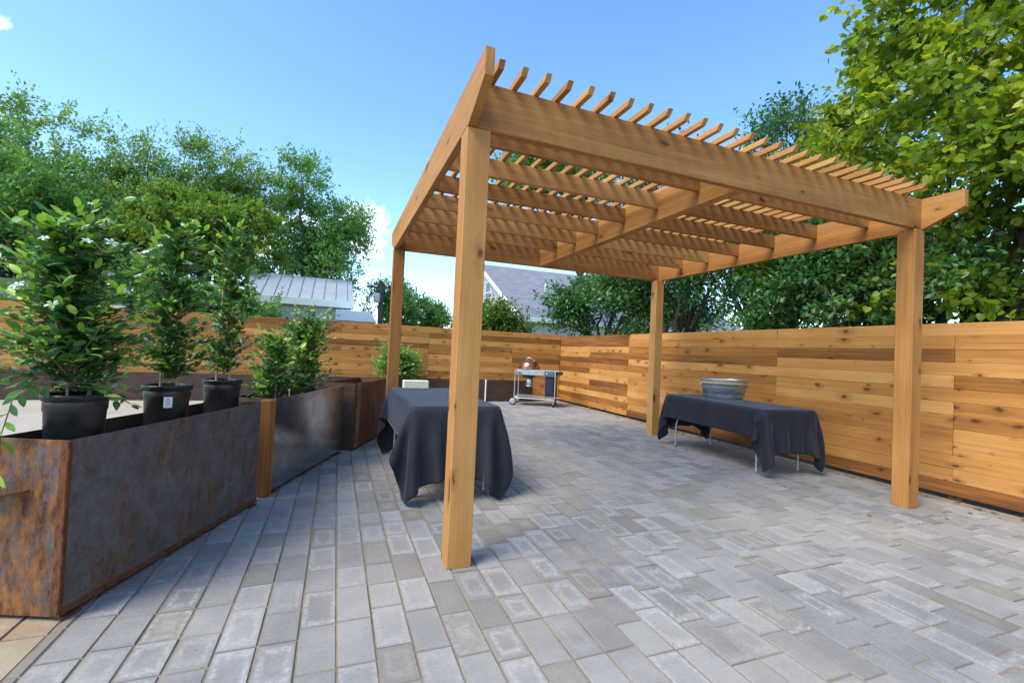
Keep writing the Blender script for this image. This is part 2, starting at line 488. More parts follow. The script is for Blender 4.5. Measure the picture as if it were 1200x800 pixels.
def paver_mat(name, tan=False):
    t = NT(name)
    uv = t.uv(); r = t.attr()
    sp = t.n.new('ShaderNodeSeparateXYZ'); t.l.new(uv, sp.inputs[0])
    P = t.geo()
    edge = t.math('MAXIMUM', t.math('ABSOLUTE', sp.outputs[0]), t.math('ABSOLUTE', sp.outputs[1]))
    wob = t.noise(P, 24, 4)
    e = t.math('ADD', edge, t.math('MULTIPLY', t.math('SUBTRACT', wob, .5), .42))
    r2 = t.math('FRACT', t.math('MULTIPLY', r, 17.31)); r3 = t.math('FRACT', t.math('MULTIPLY', r, 71.7))
    r4 = t.math('FRACT', t.math('MULTIPLY', r, 133.3))
    ringpos = t.rng(r3, 0, 1, .52, .86)
    dd = t.math('ABSOLUTE', t.math('SUBTRACT', e, ringpos))
    ring = t.math('MULTIPLY', t.math('MULTIPLY', t.rng(dd, .0, .26, 1, 0), t.rng(t.noise(P, 38, 5, .7), .35, .62)), t.rng(r2, .30, .9, 0, 1))
    blot = t.rng(t.noise(P, 3.4, 5, .6), .38, .66)
    fine = t.noise(P, 190, 3, .7)
    speck = t.noise(P, 60, 4, .7)
    if tan:
        a, b, d = (.33, .265, .17), (.43, .355, .24), (.27, .215, .14)
        pale = (.48, .41, .29)
    else:
        a, b, d = (.186, .182, .176), (.348, .340, .326), (.165, .156, .136)
        pale = (.50, .49, .47)
    base = t.mix(t.math('ADD', t.math('MULTIPLY', r4, .58), t.math('MULTIPLY', blot, .42)), a, b)
    dark = t.math('LESS_THAN', t.math('FRACT', t.math('MULTIPLY', r, 7.77)), .16)
    dk = t.mix(t.rng(speck, .3, .7), d, tuple(c*1.5 for c in d))
    dkc = t.mix(t.math('MULTIPLY', t.math('MULTIPLY', t.rng(e, .20, .80, .95, 0), t.rng(speck, .3, .6)), r3), dk, tuple(min(1, c*2.4) for c in d))
    c = t.mix(dark, base, dkc)
    c = t.mix(t.math('MULTIPLY', ring, .75), c, pale)
    c = t.mix(t.math('ADD', t.rng(fine, .25, .75, .0, .35), t.rng(speck, .45, .75, 0, .45)), c, t.mix(1.0, c, (.55, .55, .55), 'MULTIPLY'))
    # sand swept over the joints and worked into the surface in drifts
    drift = t.math('MULTIPLY', t.rng(t.noise(P, .55, 4, .55), .42, .70), .45)
    c = t.mix(drift, c, (.40, .35, .27))
    c = t.mix(t.rng(t.math('ADD', edge, t.math('MULTIPLY', t.math('SUBTRACT', t.noise(P, 70, 4, .75), .5), .22)), .92, 1.0, 0, .7), c, (.19, .168, .132))
    spx = t.n.new('ShaderNodeSeparateXYZ'); t.l.new(P, spx.inputs[0])
    sd = t.math('ADD', t.math('MULTIPLY', t.math('ADD', spx.outputs[0], 1.15), .9345), t.math('MULTIPLY', t.math('ADD', spx.outputs[1], -2.75), -.356))
    al = t.math('ADD', t.math('MULTIPLY', t.math('ADD', spx.outputs[0], 1.15), .356), t.math('MULTIPLY', t.math('ADD', spx.outputs[1], -2.75), .9345))
    st_ = t.math('MULTIPLY', t.math('MULTIPLY', t.rng(sd, -.02, .13, 1, 0), t.rng(al, -.25, -.02, 0, 1)), t.rng(t.noise(P, 11, 5, .65), .35, .65))
    st_ = t.math('MULTIPLY', st_, t.rng(sd, -.6, -.3, 0, 1))
    c = t.mix(t.math('MULTIPLY', st_, .6), c, (.25, .12, .045))
    spots = t.rng(t.noise(P, 27, 2, .5), .70, .76, 0, .55)
    c = t.mix(spots, c, (.11, .10, .085))
    t.bump(t.math('ADD', t.math('MULTIPLY', fine, .5), speck), .35, .003)
    return t.set(c, .78, 0.0, .35)
M['paver'] = paver_mat('grey concrete paver')
M['paver_tan'] = paver_mat('tan concrete paver', True)

def ground_mat(name, a, b, scale=3.0, fine=60):
    t = NT(name)
    P = t.geo()
    n = t.noise(P, scale, 6, .6); f = t.noise(P, fine, 4, .7)
    c = t.mix(t.rng(n, .3, .7), a, b)
    c = t.mix(t.rng(f, .3, .7, 0, .45), c, t.mix(1.0, c, (.55, .55, .55), 'MULTIPLY'))
    t.bump(f, .5, .01)
    return t.set(c, .92, 0.0, .2)
M['sand'] = ground_mat('joint sand', (.20, .165, .115), (.36, .295, .20), 6, 300)
M['dirt'] = ground_mat('dark dirt', (.035, .026, .018), (.08, .06, .04), 5, 60)
M['soil_ground'] = ground_mat('rough grass', (.05, .075, .02), (.12, .10, .05), .4, 9)
M['concrete'] = ground_mat('pale concrete', (.40, .345, .27), (.50, .44, .36), 1.3, 90)

# ------------------------------------------------------------------ ground
def sheet(name, x0, x1, y0, y1, z, mat):
    m = MB(); m.add([(x0, y0, z), (x1, y0, z), (x1, y1, z), (x0, y1, z)], [(0, 1, 2, 3)])
    o = m.build(name, mat); o['kind'] = 'structure'; return o
sheet('ground', -400, 400, -400, 400, -.07, M['soil_ground'])
sheet('sand_bed', -9, 6.20, -3, 12.2, -.006, M['sand'])
sheet('bare_soil', 6.205, 6.9, -3, 12.6, -.03, M['dirt'])

PO = np.array([-1.15, 2.75]); PU = np.array([.356, .9345]); PN = np.array([.9345, -.356])   # planter line
def side(x, y): return (x-PO[0])*PN[0]+(y-PO[1])*PN[1]
def along(x, y): return (x-PO[0])*PU[0]+(y-PO[1])*PU[1]

def pave(name, mat, x0, x1, y0, y1, keep, first=None, step=.1645):
    r_ = random.Random(3)
    V, F, UV, RN = [], [], [], []
    g = .004
    nx = int(round((x1-x0)/step))
    for i in range(nx):
        xa, xb = x0+i*step+g, x0+(i+1)*step-g
        y = y0 - r_.random()*.33
        y = y0 - (.165 if i % 2 else 0) - r_.choice((0, 0, 0, .08, .04))
        while y < y1:
            L = .332 if r_.random() < (.56 if xa > -.3 else .4) else .248
            ya, yb = y+g, y+L-g
            y += L
            yb2 = min(yb, y1)
            cx, cy = (xa+xb)/2, (ya+yb)/2
            if not keep(cx, cy) or yb2-ya < .03: continue
            b = len(V); rn = r_.random()
            h = r_.gauss(0, .0012); tx, ty = r_.gauss(0, .006), r_.gauss(0, .004)
            bv = .004
            def zz(px, py): return h+(px-cx)*tx+(py-cy)*ty
            outer = [(xa, ya), (xb, ya), (xb, yb2), (xa, yb2)]
            inner = [(xa+bv, ya+bv), (xb-bv, ya+bv), (xb-bv, yb2-bv), (xa+bv, yb2-bv)]
            for (px, py) in outer: V.append((px, py, -.03))
            for (px, py) in outer: V.append((px+r_.gauss(0, .0008), py+r_.gauss(0, .0008), -.0055+zz(px, py)))
            for (px, py) in inner: V.append((px, py, zz(px, py)))
            RN += [rn]*12
            def u(k, s): q = [(-1, -1), (1, -1), (1, 1), (-1, 1)][k]; return (q[0]*s, q[1]*s)
            F.append((b+8, b+9, b+10, b+11)); UV += [u(k, .93) for k in range(4)]
            for k in range(4):
                k2 = (k+1) % 4
                F.append((b+4+k, b+4+k2, b+8+k2, b+8+k)); UV += [u(k, 1), u(k2, 1), u(k2, .93), u(k, .93)]
                F.append((b+k, b+k2, b+4+k2, b+4+k)); UV += [u(k, 1.1), u(k2, 1.1), u(k2, 1), u(k, 1)]
    me = bpy.data.meshes.new(name)
    me.from_pydata(V, [], F)
    uvl = me.uv_layers.new(name="UVMap"); uvl.data.foreach_set('uv', [c for q in UV for c in q])
    at = me.attributes.new('rnd', 'FLOAT', 'POINT'); at.data.foreach_set('value', RN)
    me.materials.append(mat)
    o = bpy.data.objects.new(name, me); COL.objects.link(o); o['kind'] = 'structure'
    return o
def on_grey(x, y): return x > -1.05 and (side(x, y) > -.16 if y > 2.6 else True)
pave('paver_patio', M['paver'], .07-.1645*7, 6.02, -1.6, 12.0, on_grey)
# the narrow cut course along the edge of the grey field
m = MB()
yy = -1.6
while yy < 2.75:
    m.box(-1.128, -1.088, yy+.003, yy+.327, -.03, .001, 1, bev=.005); yy += .33
o = m.build('paver_edge_course', M['paver']); o['kind'] = 'structure'
pave('tan_paver_path', M['paver_tan'], -1.135-.1645*34, -1.135, -2.4, 5.7, lambda x, y: side(x, y) < -.02 or y < 2.7)
sheet('concrete_path', -9, -.2, 5.75, 12.0, -.004, M['concrete'])

# ------------------------------------------------------------------ pergola
XA, YA, PW, PWID, PDEP, HP, HB = .6977, 2.7547, .155, 4.58, 3.88, 2.757, .305
XB, YB = XA+PWID, YA+PDEP
perg = thing('pergola', 'large cedar pergola with slatted roof on four square posts standing on the pavers', 'pergola', (XA, YA, 0))
def loc_build(mb, name, mat, parent, org):
    mb.v = [(x-org[0], y-org[1], z-org[2]) for x, y, z in mb.v]
    return mb.build(name, mat, parent)
PORG = (XA, YA, 0)
for (px, py) in ((XA, YA), (XB, YA), (XB, YB), (XA, YB)):
    m = MB(); m.box(px, px+PW, py, py+PW, 0, HP, 2, bev=.004)
    loc_build(m, 'post', M['cedar_post'], perg, PORG)
ZB, ZT = HP+.002, HP+HB
def tailed_beam(x0, x1, y0, y1, z0, z1, cut, back=True):
    """beam along y with plumb-then-angled tails"""
    zm = z0+(z1-z0)*.47
    prof = [(y0, z1), (y0, zm), (y0+cut, z0)]
    prof += [(y1-cut, z0), (y1, zm), (y1, z1)] if back else [(y1, z0), (y1, z1)]
    m = MB(); n = len(prof)
    V = [(x0, y, z) for y, z in prof]+[(x1, y, z) for y, z in prof]
    F, U = [], []
    ra = random.random()*9
    F.append(tuple(range(n))); U.append([(ra+y, z+ra) for y, z in prof])
    F.append(tuple(range(2*n-1, n-1, -1))); U.append([(ra+y, z+ra+3) for y, z in prof[::-1]])
    for k in range(n):
        k2 = (k+1) % n
        F.append((k, k+n, k2+n, k2))
        (ya, za), (yb, zb) = prof[k], prof[k2]
        if abs(yb-ya) > abs(zb-za): U.append([(ra+ya, ra), (ra+ya, ra+.05), (ra+yb, ra+.05), (ra+yb, ra)])
        else: U.append([(ra+za, ra), (ra+za, ra+.05), (ra+zb, ra+.05), (ra+zb, ra)])
    m.add(V, [f[::-1] for f in F], [u[::-1] for u in U], .35+.3*random.random())
    return m
OH = .335
for (x0, x1) in ((XA, XA+.055), (XB+PW-.055, XB+PW)):
    loc_build(tailed_beam(x0, x1, YA-OH, YB+PW+.26, ZB, ZT, OH-.01), 'side_beam', M['cedar_post'], perg, PORG)
m = MB(); m.box(XA+.057, XB+PW-.057, YA+.003, YA+.057, ZB+.001, ZT-.001, 0, .30, .004); loc_build(m, 'front_beam', M['cedar_post'], perg, PORG)
m = MB(); m.box(XA+.057, XB+PW-.057, YB+PW-.057, YB+PW-.003, ZB+.001, ZT-.001, 0, .3, .004); loc_build(m, 'back_beam', M['cedar_post'], perg, PORG)
XM = (XA+XB+PW)/2
m = MB(); m.box(XM-.05, XM+.05, YA+.058, YB+PW-.058, ZB+.012, ZT-.003, 1, .55, .004); loc_build(m, 'centre_beam', M['cedar_post'], perg, PORG)
for (x0, x1) in ((XA+.056, XM-.051), (XM+.051, XB+PW-.056)):
    for k in range(6):
        y = 3.24+k*.575
        m = MB(); m.box(x0, x1, y, y+.042, 2.892, ZT-.004, 0, None, .003)
        loc_build(m, 'rafter', M['cedar_post'], perg, PORG)
NS = 28
for k in range(NS):
    x = .845+k*(5.075-.845)/(NS-1)
    y0, y1 = YA-.195+random.gauss(0, .006), YB+PW+.22
    z0, z1 = ZT+.001, ZT+.042
    w = .038
    m = MB()
    prof = [(y0, z1), (y0+.034, z0), (y1-.034, z0), (y1, z1)]
    n = 4
    V = [(x-w/2, y, z) for y, z in prof]+[(x+w/2, y, z) for y, z in prof]
    ra = random.random()*9
    F = [(3, 2, 1, 0), (4, 5, 6, 7), (0, 1, 5, 4), (1, 2, 6, 5), (2, 3, 7, 6), (3, 0, 4, 7)]
    U = [[(ra+prof[i % 4][0], ra+(V[i][2]-z0)+(V[i][0]-x)*.9) for i in f] for f in F]
    m.add(V, F, U, .3+.6*random.random())
    loc_build(m, 'slat', M['cedar_post'], perg, PORG)

# ------------------------------------------------------------------ fences
NB = 13
def fence(name, label, org, FH, bays, mat, dirx, seed, gaps=()):
    """boards run along the local x axis; the good face looks to local -y"""
    f = thing(name, label, 'fence', org, dirx)
    r_ = random.Random(seed)
    bh = (FH-.03)/NB
    m = MB()
    for k in range(NB):
        z0 = .03+k*bh; z1 = z0+bh-.0004
        i = 0
        while i < len(bays)-1:
            span = 2 if r_.random() < .45 else 1
            j = min(i+span, len(bays)-1)
            rn = min(1, max(0, r_.gauss(.52, .34) if seed == 5 else r_.gauss(.62, .26)))  # back fence boards drawn lighter: stronger sunlight put into their tone
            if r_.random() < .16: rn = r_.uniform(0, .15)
            dy = abs(r_.gauss(0, .002)); gp = .006 if (k in gaps and j == len(bays)-1) else 0
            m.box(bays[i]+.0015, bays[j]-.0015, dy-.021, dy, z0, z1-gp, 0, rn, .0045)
            i = j
    m.build('board_panel', mat, f)
    for b in bays:
        m = MB(); m.box(b-.045, b+.045, .004, .094, -.05, FH-.03, 2, None, .003)
        m.build('post', M['weathered_post'], f)
    return f
right_bays = [-.3+2.45*i for i in range(0, 7)]
# right fence: local x runs from the corner towards the viewer
RBAY = [0, 1.75, 3.38, 5.83, 7.13-.02, 9.30, 11.75, 14.2]
RBAY = [0, 1.72, 3.41, 7.16, 9.29, 11.74, 14.2]
f_right = fence('board_fence', 'long cedar fence of horizontal boards along the right edge of the patio', (6.26, 12.16, 0), 1.885, RBAY, M['cedar_fence'], -math.pi/2, 5, (9,))
BBAY = [-10.2+2.42*i for i in range(7)]
BBAY = [-9.9, -7.4, -4.9, -2.4, .1, 2.3, 4.70, 6.23]
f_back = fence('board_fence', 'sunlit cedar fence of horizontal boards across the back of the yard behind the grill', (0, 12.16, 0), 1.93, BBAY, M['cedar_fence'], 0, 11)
for par, xs, FH in ((f_right, (3.41,), 1.885), (f_back, (2.62,), 1.93)):
    for x in xs:
        m = MB(); m.box(x-.045, x+.045, -.05, .05, FH+.002, FH+.03, bev=.006)
        m.lathe([(.001, .085), (.03, .08), (.042, .06), (.045, .03)], 14, (x, 0, FH))
        m.build('post_cap', M['black_plastic'], par)

# ------------------------------------------------------------------ steel planters
def plate(m, p, q, z0, z1, th, nrm):
    """vertical plate from p to q (xy), thickness th towards -nrm"""
    p, q, nrm = np.array(p, float), np.array(q, float), np.array(nrm, float)
    P = []
    for i in range(8):
        b = q if i & 1 else p
        b = b-nrm*th*(0 if i & 2 else 1)
        P.append((b[0], b[1], z1 if i & 4 else z0))
    m.hexa(P, 0, None, .0015)
def planter(label, o, u, n, length, width, z0, z1, mats, soil_z, group=None, corner=True, end_mat=None, feet=True, strap=False):
    """o: front corner nearest the camera; u along, n outwards (to the patio)"""
    o, u, n = [np.array(a, float) for a in (o, u, n)]
    t = thing('steel_planter', label, 'planter', (o[0], o[1], 0), 0, group)
    O = np.zeros(2); th = .006
    a, b = O, u*length
    c, d = O-n*width, u*length-n*width
    m = MB(); plate(m, a+u*.001, b-u*.001, z0, z1, th, n); m.build('front_panel', mats[0], t)
    m = MB(); plate(m, d-u*.001, c+u*.001, z0, z1, th, -n); m.build('back_panel', mats[2], t)
    m = MB(); plate(m, c-n*.0005, a-n*(th+.001), z0, z1, th, -u); m.build('end_panel', mats[1], t)
    m = MB(); plate(m, b-n*(th+.001), d+n*.0005, z0, z1, th, u); m.build('end_panel', mats[2], t)
    if corner:
        m = MB()
        plate(m, a-n*.0+u*.0, a+u*.012, z0-.001, z1-.004, .004, n) if False else None
        # rusted weld beads along the vertical corner and the bottom edge, angle foot below
        for (p, q) in (((*(a+n*.002), z0+.02), (*(a+n*.002), z1-.01)), ((*(a+n*.003), z0+.006), (*(b+n*.003), z0+.006))):
            P = [np.array(p)+(np.array(q)-np.array(p))*k/40 for k in range(41)]
            P = [x+np.array([random.gauss(0, .0012), random.gauss(0, .0012), 0]) for x in P]
            m.tube(P, [.0055+random.random()*.003 for _ in P], 8)
        m.build('weld_bead', M['rust_edge'], t)
        m = MB()
        plate(m, a+n*.003+u*.002, b+n*.003, z0+.002, z0+.030, .0025, n)
        plate(m, a+n*.0032+u*.001, a+n*.0032+u*.022, z0+.031, z1-.002, .0025, n)
        plate(m, a-n*.034-u*.003, a-n*.002-u*.003, z0+.004, z1-.003, .0025, -u)
        m.build('edge_flange', M['rust_edge'], t)
    if feet:
        for s in (.02, length-.10):
            m = MB()
            q0 = O+u*s
            P = []
            for i in range(8):
                bb = q0+u*(.08 if i & 1 else 0)+n*(.02 if i & 2 else -.05)
                P.append((bb[0], bb[1], .012 if i & 4 else .002))
            m.hexa(P, 0, None, .001); m.build('foot', M['rust_edge'], t)
    if strap:
        m = MB(); plate(m, a+u*.05+n*.012, a+u*.16+n*.012, z0+.01, z1-.005, .01, n); m.build('strap', M['pale_strap'], t)
    if soil_z:
        m = MB(); q = [a-n*.008+u*.008, b-n*.008-u*.008, d+n*.008-u*.008, c+n*.008+u*.008]
        m.add([(x, y, soil_z) for x, y in q], [(0, 1, 2, 3)]); m.build('soil', M['soil'], t)
    return t
ZP = .842
pl1 = planter('dark mottled steel planter nearest the viewer with a rusted end and three pots in it', PO, PU, PN, 1.66, .36, .022, ZP, (M['steel_mottled'], M['steel_rusty'], M['steel_dark_rust']), .76)
# rusted half ring on the near end
m = MB()
R0 = np.array([0, 0, 0.])-np.append(PN, 0)*.305
pts = []
for k in range(25):
    a = math.pi*k/24
    q = R0[:2]+PN*(.135*math.cos(a))-PU*(.075*math.sin(a)+.004)
    pts.append((q[0], q[1], .598+.004*math.cos(a)))
m.tube(pts, .008, 8)
m.build('ring_handle', M['rust_edge'], pl1)
m = MB(); Vd = [(p[0], p[1], p[2]-.006) for p in pts]
m.add(Vd, [tuple(range(25))], None); m.build('ring_plate', M['soil'], pl1)

def timber_at(name, label, u0, u1, n0, n1, z, mat):
    t = MB()
    P = []
    for i in range(8):
        q = PO+PU*(u1 if i & 1 else u0)+PN*(n1 if i & 2 else n0)
        P.append((q[0], q[1], z if i & 4 else .0))
    t.hexa(P, 2, .5, .004)
    return tag(t.build(name, mat), label, 'timber post')
timber_at('timber_post', 'stained square timber standing between the two dark steel planters', 1.815, 1.908, -.095, -.002, .838, M['weathered_post'])
p2o = PO+PU*1.915+PN*(-.012)
a2 = PO+PU*3.60+PN*(-.015)
u2 = (a2-p2o)/np.linalg.norm(a2-p2o); n2 = np.array([u2[1], -u2[0]])
planter('smooth blue-grey steel planter with blurry reflections beside the timber post', p2o, u2, n2, float(np.linalg.norm(a2-p2o)), .40, .03, .842, (M['steel_blue'], M['steel_dark_rust'], M['steel_dark_rust']), .74, corner=False)
p3o = np.array([.255, 6.19]); q3 = np.array([.69, 7.12]); u3 = (q3-p3o)/np.linalg.norm(q3-p3o); n3 = np.array([u3[1], -u3[0]])
planter('rust-brown steel planter, empty and open at the top, just behind the draped table', p3o, u3, n3, 1.15, .42, .02, .86, (M['steel_brown'], M['steel_dark_rust'], M['steel_brown']), .30, corner=False, strap=True)
planter('low dark brown steel planter running along the foot of the back fence', (-8.0, 11.72), (1, 0), (0, -1), 13.2, .38, .01, .56, (M['steel_dark_rust'], M['steel_dark_rust'], M['steel_dark_rust']), .5, corner=False, feet=False)
m = MB(); m.tube([(3.78, 11.62, 0), (3.78, 11.62, .3), (3.78, 11.62, .58)], .018, 10); m.tube([(3.78, 11.62, .545), (3.78, 11.62, .59)], .024, 10)
tag(m.build('pipe_stub', M['white_paint']), 'white pipe stub standing in front of the low brown planter', 'pipe')

# ------------------------------------------------------------------ foliage helpers
def rand_dirs(n, g=rng):
    v = g.normal(size=(n, 3)); return v/np.linalg.norm(v, axis=1, keepdims=True)
def frames(d, nrm):
    d = d/np.linalg.norm(d, axis=1, keepdims=True)
    s = np.cross(nrm, d); l = np.linalg.norm(s, axis=1, keepdims=True); l[l < 1e-6] = 1
    s = s/l
    return d, s, np.cross(d, s)
T_ELL = (np.array([(0, 0, 0), (.12, .11, .03), (.34, .215, .055), (.60, .215, .05), (.84, .12, .01), (1, 0, -.07), (.84, -.12, .01), (.60, -.215, .05), (.34, -.215, .055), (.12, -.11, .03), (.35, 0, -.005), (.68, 0, -.012)]),
         np.array([(0, 10, 1), (1, 10, 2), (2, 10, 3), (10, 11, 3), (3, 11, 4), (4, 11, 5), (5, 11, 6), (6, 11, 7), (11, 10, 7), (7, 10, 8), (8, 10, 9), (9, 10, 0)]))
T_HEART = (np.array([(0.06, 0, 0), (-.04, .22, .05), (.22, .47, .06), (.62, .34, .02), (1.0, 0, -.08), (.62, -.34, .02), (.22, -.47, .06), (-.04, -.22, .05), (.42, 0, -.03)]),
           np.array([(0, 8, 1), (1, 8, 2), (2, 8, 3), (3, 8, 4), (4, 8, 5), (5, 8, 6), (6, 8, 7), (7, 8, 0)]))
T_DIAMOND = (np.array([(0, 0, 0), (.45, .24, .04), (1, 0, -.05), (.45, -.24, .04)]), np.array([(0, 3, 1), (1, 3, 2)]))
def leaves(name, P, D, N, size, tmpl, mat, parent, rnd, smooth=False):
    d, s, u = frames(D, N)
    T, Fc = tmpl
    V = P[:, None, :]+size[:, None, None]*(T[None, :, 0:1]*d[:, None, :]+T[None, :, 1:2]*s[:, None, :]+T[None, :, 2:3]*u[:, None, :])
    n, k = len(P), len(T)
    F = (np.arange(n)[:, None, None]*k+Fc[None]).reshape(-1, 3)
    return fast_mesh(name, V.reshape(-1, 3), F, mat, parent, np.repeat(rnd, k), smooth)

def grow(base, limbs, seed, twig_len, twigs, per_twig, droop=.0, spread=1.0, wind=(0, 0, 0), up=.25, sub=5):
    """limbs: list of polylines (start..end, radius). returns leaf anchor points + directions"""
    g = np.random.default_rng(seed)
    A, D = [], []
    TW = []
    for (c, rad) in limbs:
        c, rad = np.array(c, float), np.array(rad, float)
        # clump: secondary tips on an ellipsoid, twigs from each tip
        for s in range(sub):
            v = g.normal(size=3); v /= np.linalg.norm(v)
            if v[2] < -.45: v[2] *= -.6
            tip = c+v*rad*(.55+.45*g.random()**.5)
            for t in range(twigs):
                w = v*.8+g.normal(size=3)*.6*spread+np.array(wind)+np.array([0, 0, up])
                w /= np.linalg.norm(w)
                L = twig_len*(.5+.8*g.random())
                st = tip+g.normal(size=3)*rad*.13
                tt = np.sort(g.random(per_twig))
                pts = st+w*(tt[:, None]*L)
                pts[:, 2] -= droop*(tt*L)**2
                TW.append((c+(st-c)*.72, st, st+w*L-np.array([0, 0, droop*L*L])))
                A.append(pts+g.normal(size=pts.shape)*twig_len*.07)
                D.append(np.repeat(w[None], per_twig, 0)-np.array([0, 0, 1])*(2*droop*tt*L)[:, None])
    return np.concatenate(A), np.concatenate(D), np.array(TW)

def limb_mesh(name, base, tips, r0, mat, parent, seed, fork=.45, sides=7):
    g = np.random.default_rng(seed)
    m = MB()
    base = np.array(base, float)
    cen = np.mean([np.array(t) for t in tips], axis=0)
    split = base+(cen-base)*fork; split[:2] = base[:2]+(cen[:2]-base[:2])*fork*.5
    P = [base+(split-base)*k/5+np.append(g.normal(size=2)*r0*.25*(k > 0), 0) for k in range(6)]
    m.tube(P, [r0*(1.25 if k == 0 else 1-.07*k) for k in range(6)], 10)
    for t in tips:
        t = np.array(t, float)
        a = split-(split-base)*g.random()*.35
        n = 7
        c = a+(t-a)*.5+np.array([0, 0, np.linalg.norm(t-a)*.10])
        Q = []
        for k in range(n+1):
            s = k/n
            q = (1-s)**2*a+2*s*(1-s)*c+s*s*t+g.normal(size=3)*r0*.3*(0 < k)
            Q.append(q)
        m.tube(Q, [max(r0*.55*(1-s/n*.9), .008) for s in range(n+1)], sides)
        for b in range(3):
            k = g.integers(2, n-1)
            q = Q[k]; e = q+(t-a)/np.linalg.norm(t-a)*.35+g.normal(size=3)*.25
            m.tube([q, (q+e)/2+g.normal(size=3)*.05, e], [r0*.22, r0*.14, .006], 5)
    return m.build(name, mat, parent)

def tree(name, label, base, lobes, seed, leaf, lsize, tmpl, twig=(1.0, 6, 10), sub=14, droop=.02, wind=(0, 0, 0), up=.25, r0=.2, group=None, nup=.8, fork=.4, bright=0.0, twig_w=.007):
    t = thing(name, label, 'tree', base, 0, group)
    B = np.array(base, float)
    L = [(np.array(c)-B, r) for c, r in lobes]
    tips = [L[i][0] for i in np.random.default_rng(seed+5).permutation(len(L))[:11]]
    A, D, TW = grow(None, L, seed, twig[0], twig[1], twig[2], droop, 1.0, wind, up, sub)
    g = np.random.default_rng(seed+1)
    n = len(A)
    d = D*.55+g.normal(size=(n, 3))*.6
    N = g.normal(size=(n, 3))*.55+np.array([0, 0, nup])
    sz = lsize*(.6+.7*g.random(n))
    cl = np.repeat(g.random(n//twig[2]+1), twig[2])[:n]
    rnd = np.clip(.25*g.random(n)+.55*cl+.2*g.random(n)+bright, 0, 1)
    leaves('crown', A, d, N, sz, tmpl, M[leaf], t, rnd)
    q = np.random.default_rng(seed+7)
    w0 = twig_w
    V = np.zeros((len(TW), 7, 3))
    for k, a in enumerate(((1, 0, 0), (-.5, .87, .1), (-.5, -.87, -.1))):
        V[:, k] = TW[:, 0]+np.array(a)*w0; V[:, 3+k] = TW[:, 1]+np.array(a)*w0*.7
    V[:, 6] = TW[:, 2]
    F1 = []
    for k in range(3):
        k2 = (k+1) % 3
        F1 += [(k, k2, 3+k2), (k, 3+k2, 3+k), (3+k, 3+k2, 6)]
    F = (np.arange(len(TW))[:, None, None]*7+np.array(F1)[None]).reshape(-1, 3)
    fast_mesh('twigs', V.reshape(-1, 3), F, M['bark'], t, q.random(len(TW)*7))
    limb_mesh('trunk', (0, 0, -.1), tips, r0, M['bark'], t, seed+2, fork)
    return t

# ------------------------------------------------------------------ potted shrubs in the near planter
def shrub_leaves(parent, name, axis_pts, seed, n_branch, blen, per, size, wig=.5, up=.55, zlo=.05, dens_top=1.0, mat='leaf_shrub', tip_bright=.55, out=1.0):
    g = np.random.default_rng(seed)
    ax = np.array(axis_pts, float)
    seg = len(ax)-1
    A, D, Rn = [], [], []
    stems = MB()
    for b in range(n_branch):
        s = (zlo+(1-zlo)*g.random()**dens_top)*seg
        i = min(int(s), seg-1)
        st = ax[i]+(ax[i+1]-ax[i])*(s-i)
        an = g.random()*2*math.pi
        w = np.array([math.cos(an)*out, math.sin(an)*out, up+g.normal()*.35]); w /= np.linalg.norm(w)
        L = blen*(.45+.8*g.random())*(1.0-.25*s/seg)
        c = st+w*L*.5+np.array([0, 0, .03]); e = st+w*L+np.array([0, 0, L*.12*g.normal()])
        Q = [(1-t)**2*st+2*t*(1-t)*c+t*t*e for t in np.linspace(0, 1, 5)]
        stems.tube(Q, [.0035, .003, .0025, .002, .0012], 5)
        tt = np.linspace(.12, 1.0, per)
        pts = np.array([(1-t)**2*st+2*t*(1-t)*c+t*t*e for t in tt])
        sidev = np.cross(w, [0, 0, 1.]); sidev /= np.linalg.norm(sidev)+1e-6
        for k in range(per):
            for sg in (-1, 1):
                A.append(pts[k]+g.normal(size=3)*.008)
                D.append(w*(.45+.5*(k == per-1))+sidev*sg*(.8 if k < per-1 else .3)+g.normal(size=3)*wig*.6+np.array([0, 0, .12]))
                Rn.append(np.clip(g.random()*.55+(tip_bright if k >= per-2 and g.random() < .55 else 0)+.35*(s/seg)*g.random(), 0, 1))
    A, D = np.array(A), np.array(D); n = len(A)
    N = g.normal(size=(n, 3))*.45+np.array([0, 0, 1.0])
    sz = size*(.55+.75*g.random(n))
    leaves(name, A, D, N, sz, T_ELL, M[mat], parent, np.array(Rn), True)
    stems.build('stems', M['stem'], parent)
    return A

def flower_mesh():
    m = MB()
    for k in range(5):
        a = 2*math.pi*k/5
        c, s = math.cos(a), math.sin(a)
        def P(r, w, z): return (c*r-s*w, s*r+c*w, z)
        m.add([P(.002, 0, 0), P(.014, .007, .006), P(.026, .005, .004), P(.030, 0, .001), P(.026, -.005, .004), P(.014, -.007, .006)], [(0, 5, 4, 3, 2, 1)[::-1]])
    m.lathe([(.001, .006), (.003, .004), (.0025, -.012)], 6)
    return m
FLOWER = None
def add_flowers(parent, pts, seed, n, cen):
    global FLOWER
    g = np.random.default_rng(seed)
    pts = np.array(pts)
    out = np.linalg.norm(pts[:, :2]-np.array(cen)[None, :2], axis=1)
    score = out+pts[:, 2]*.35
    idx = np.argsort(-score)[:len(pts)//3]
    idx = g.choice(idx, n, replace=False)
    for i in idx:
        if FLOWER is None:
            o = flower_mesh().build('flower', M['petal'], parent); FLOWER = o
        else:
            o = FLOWER.copy(); COL.objects.link(o); o.parent = parent
        v = pts[i]-np.array([*cen[:2], pts[i][2]-.25]); v /= np.linalg.norm(v)
        o.location = pts[i]+v*.035
        o.rotation_euler = Vector(v).to_track_quat('Z', 'Y').to_euler()
        s = .7+.4*g.random(); o.scale = (s, s, s)

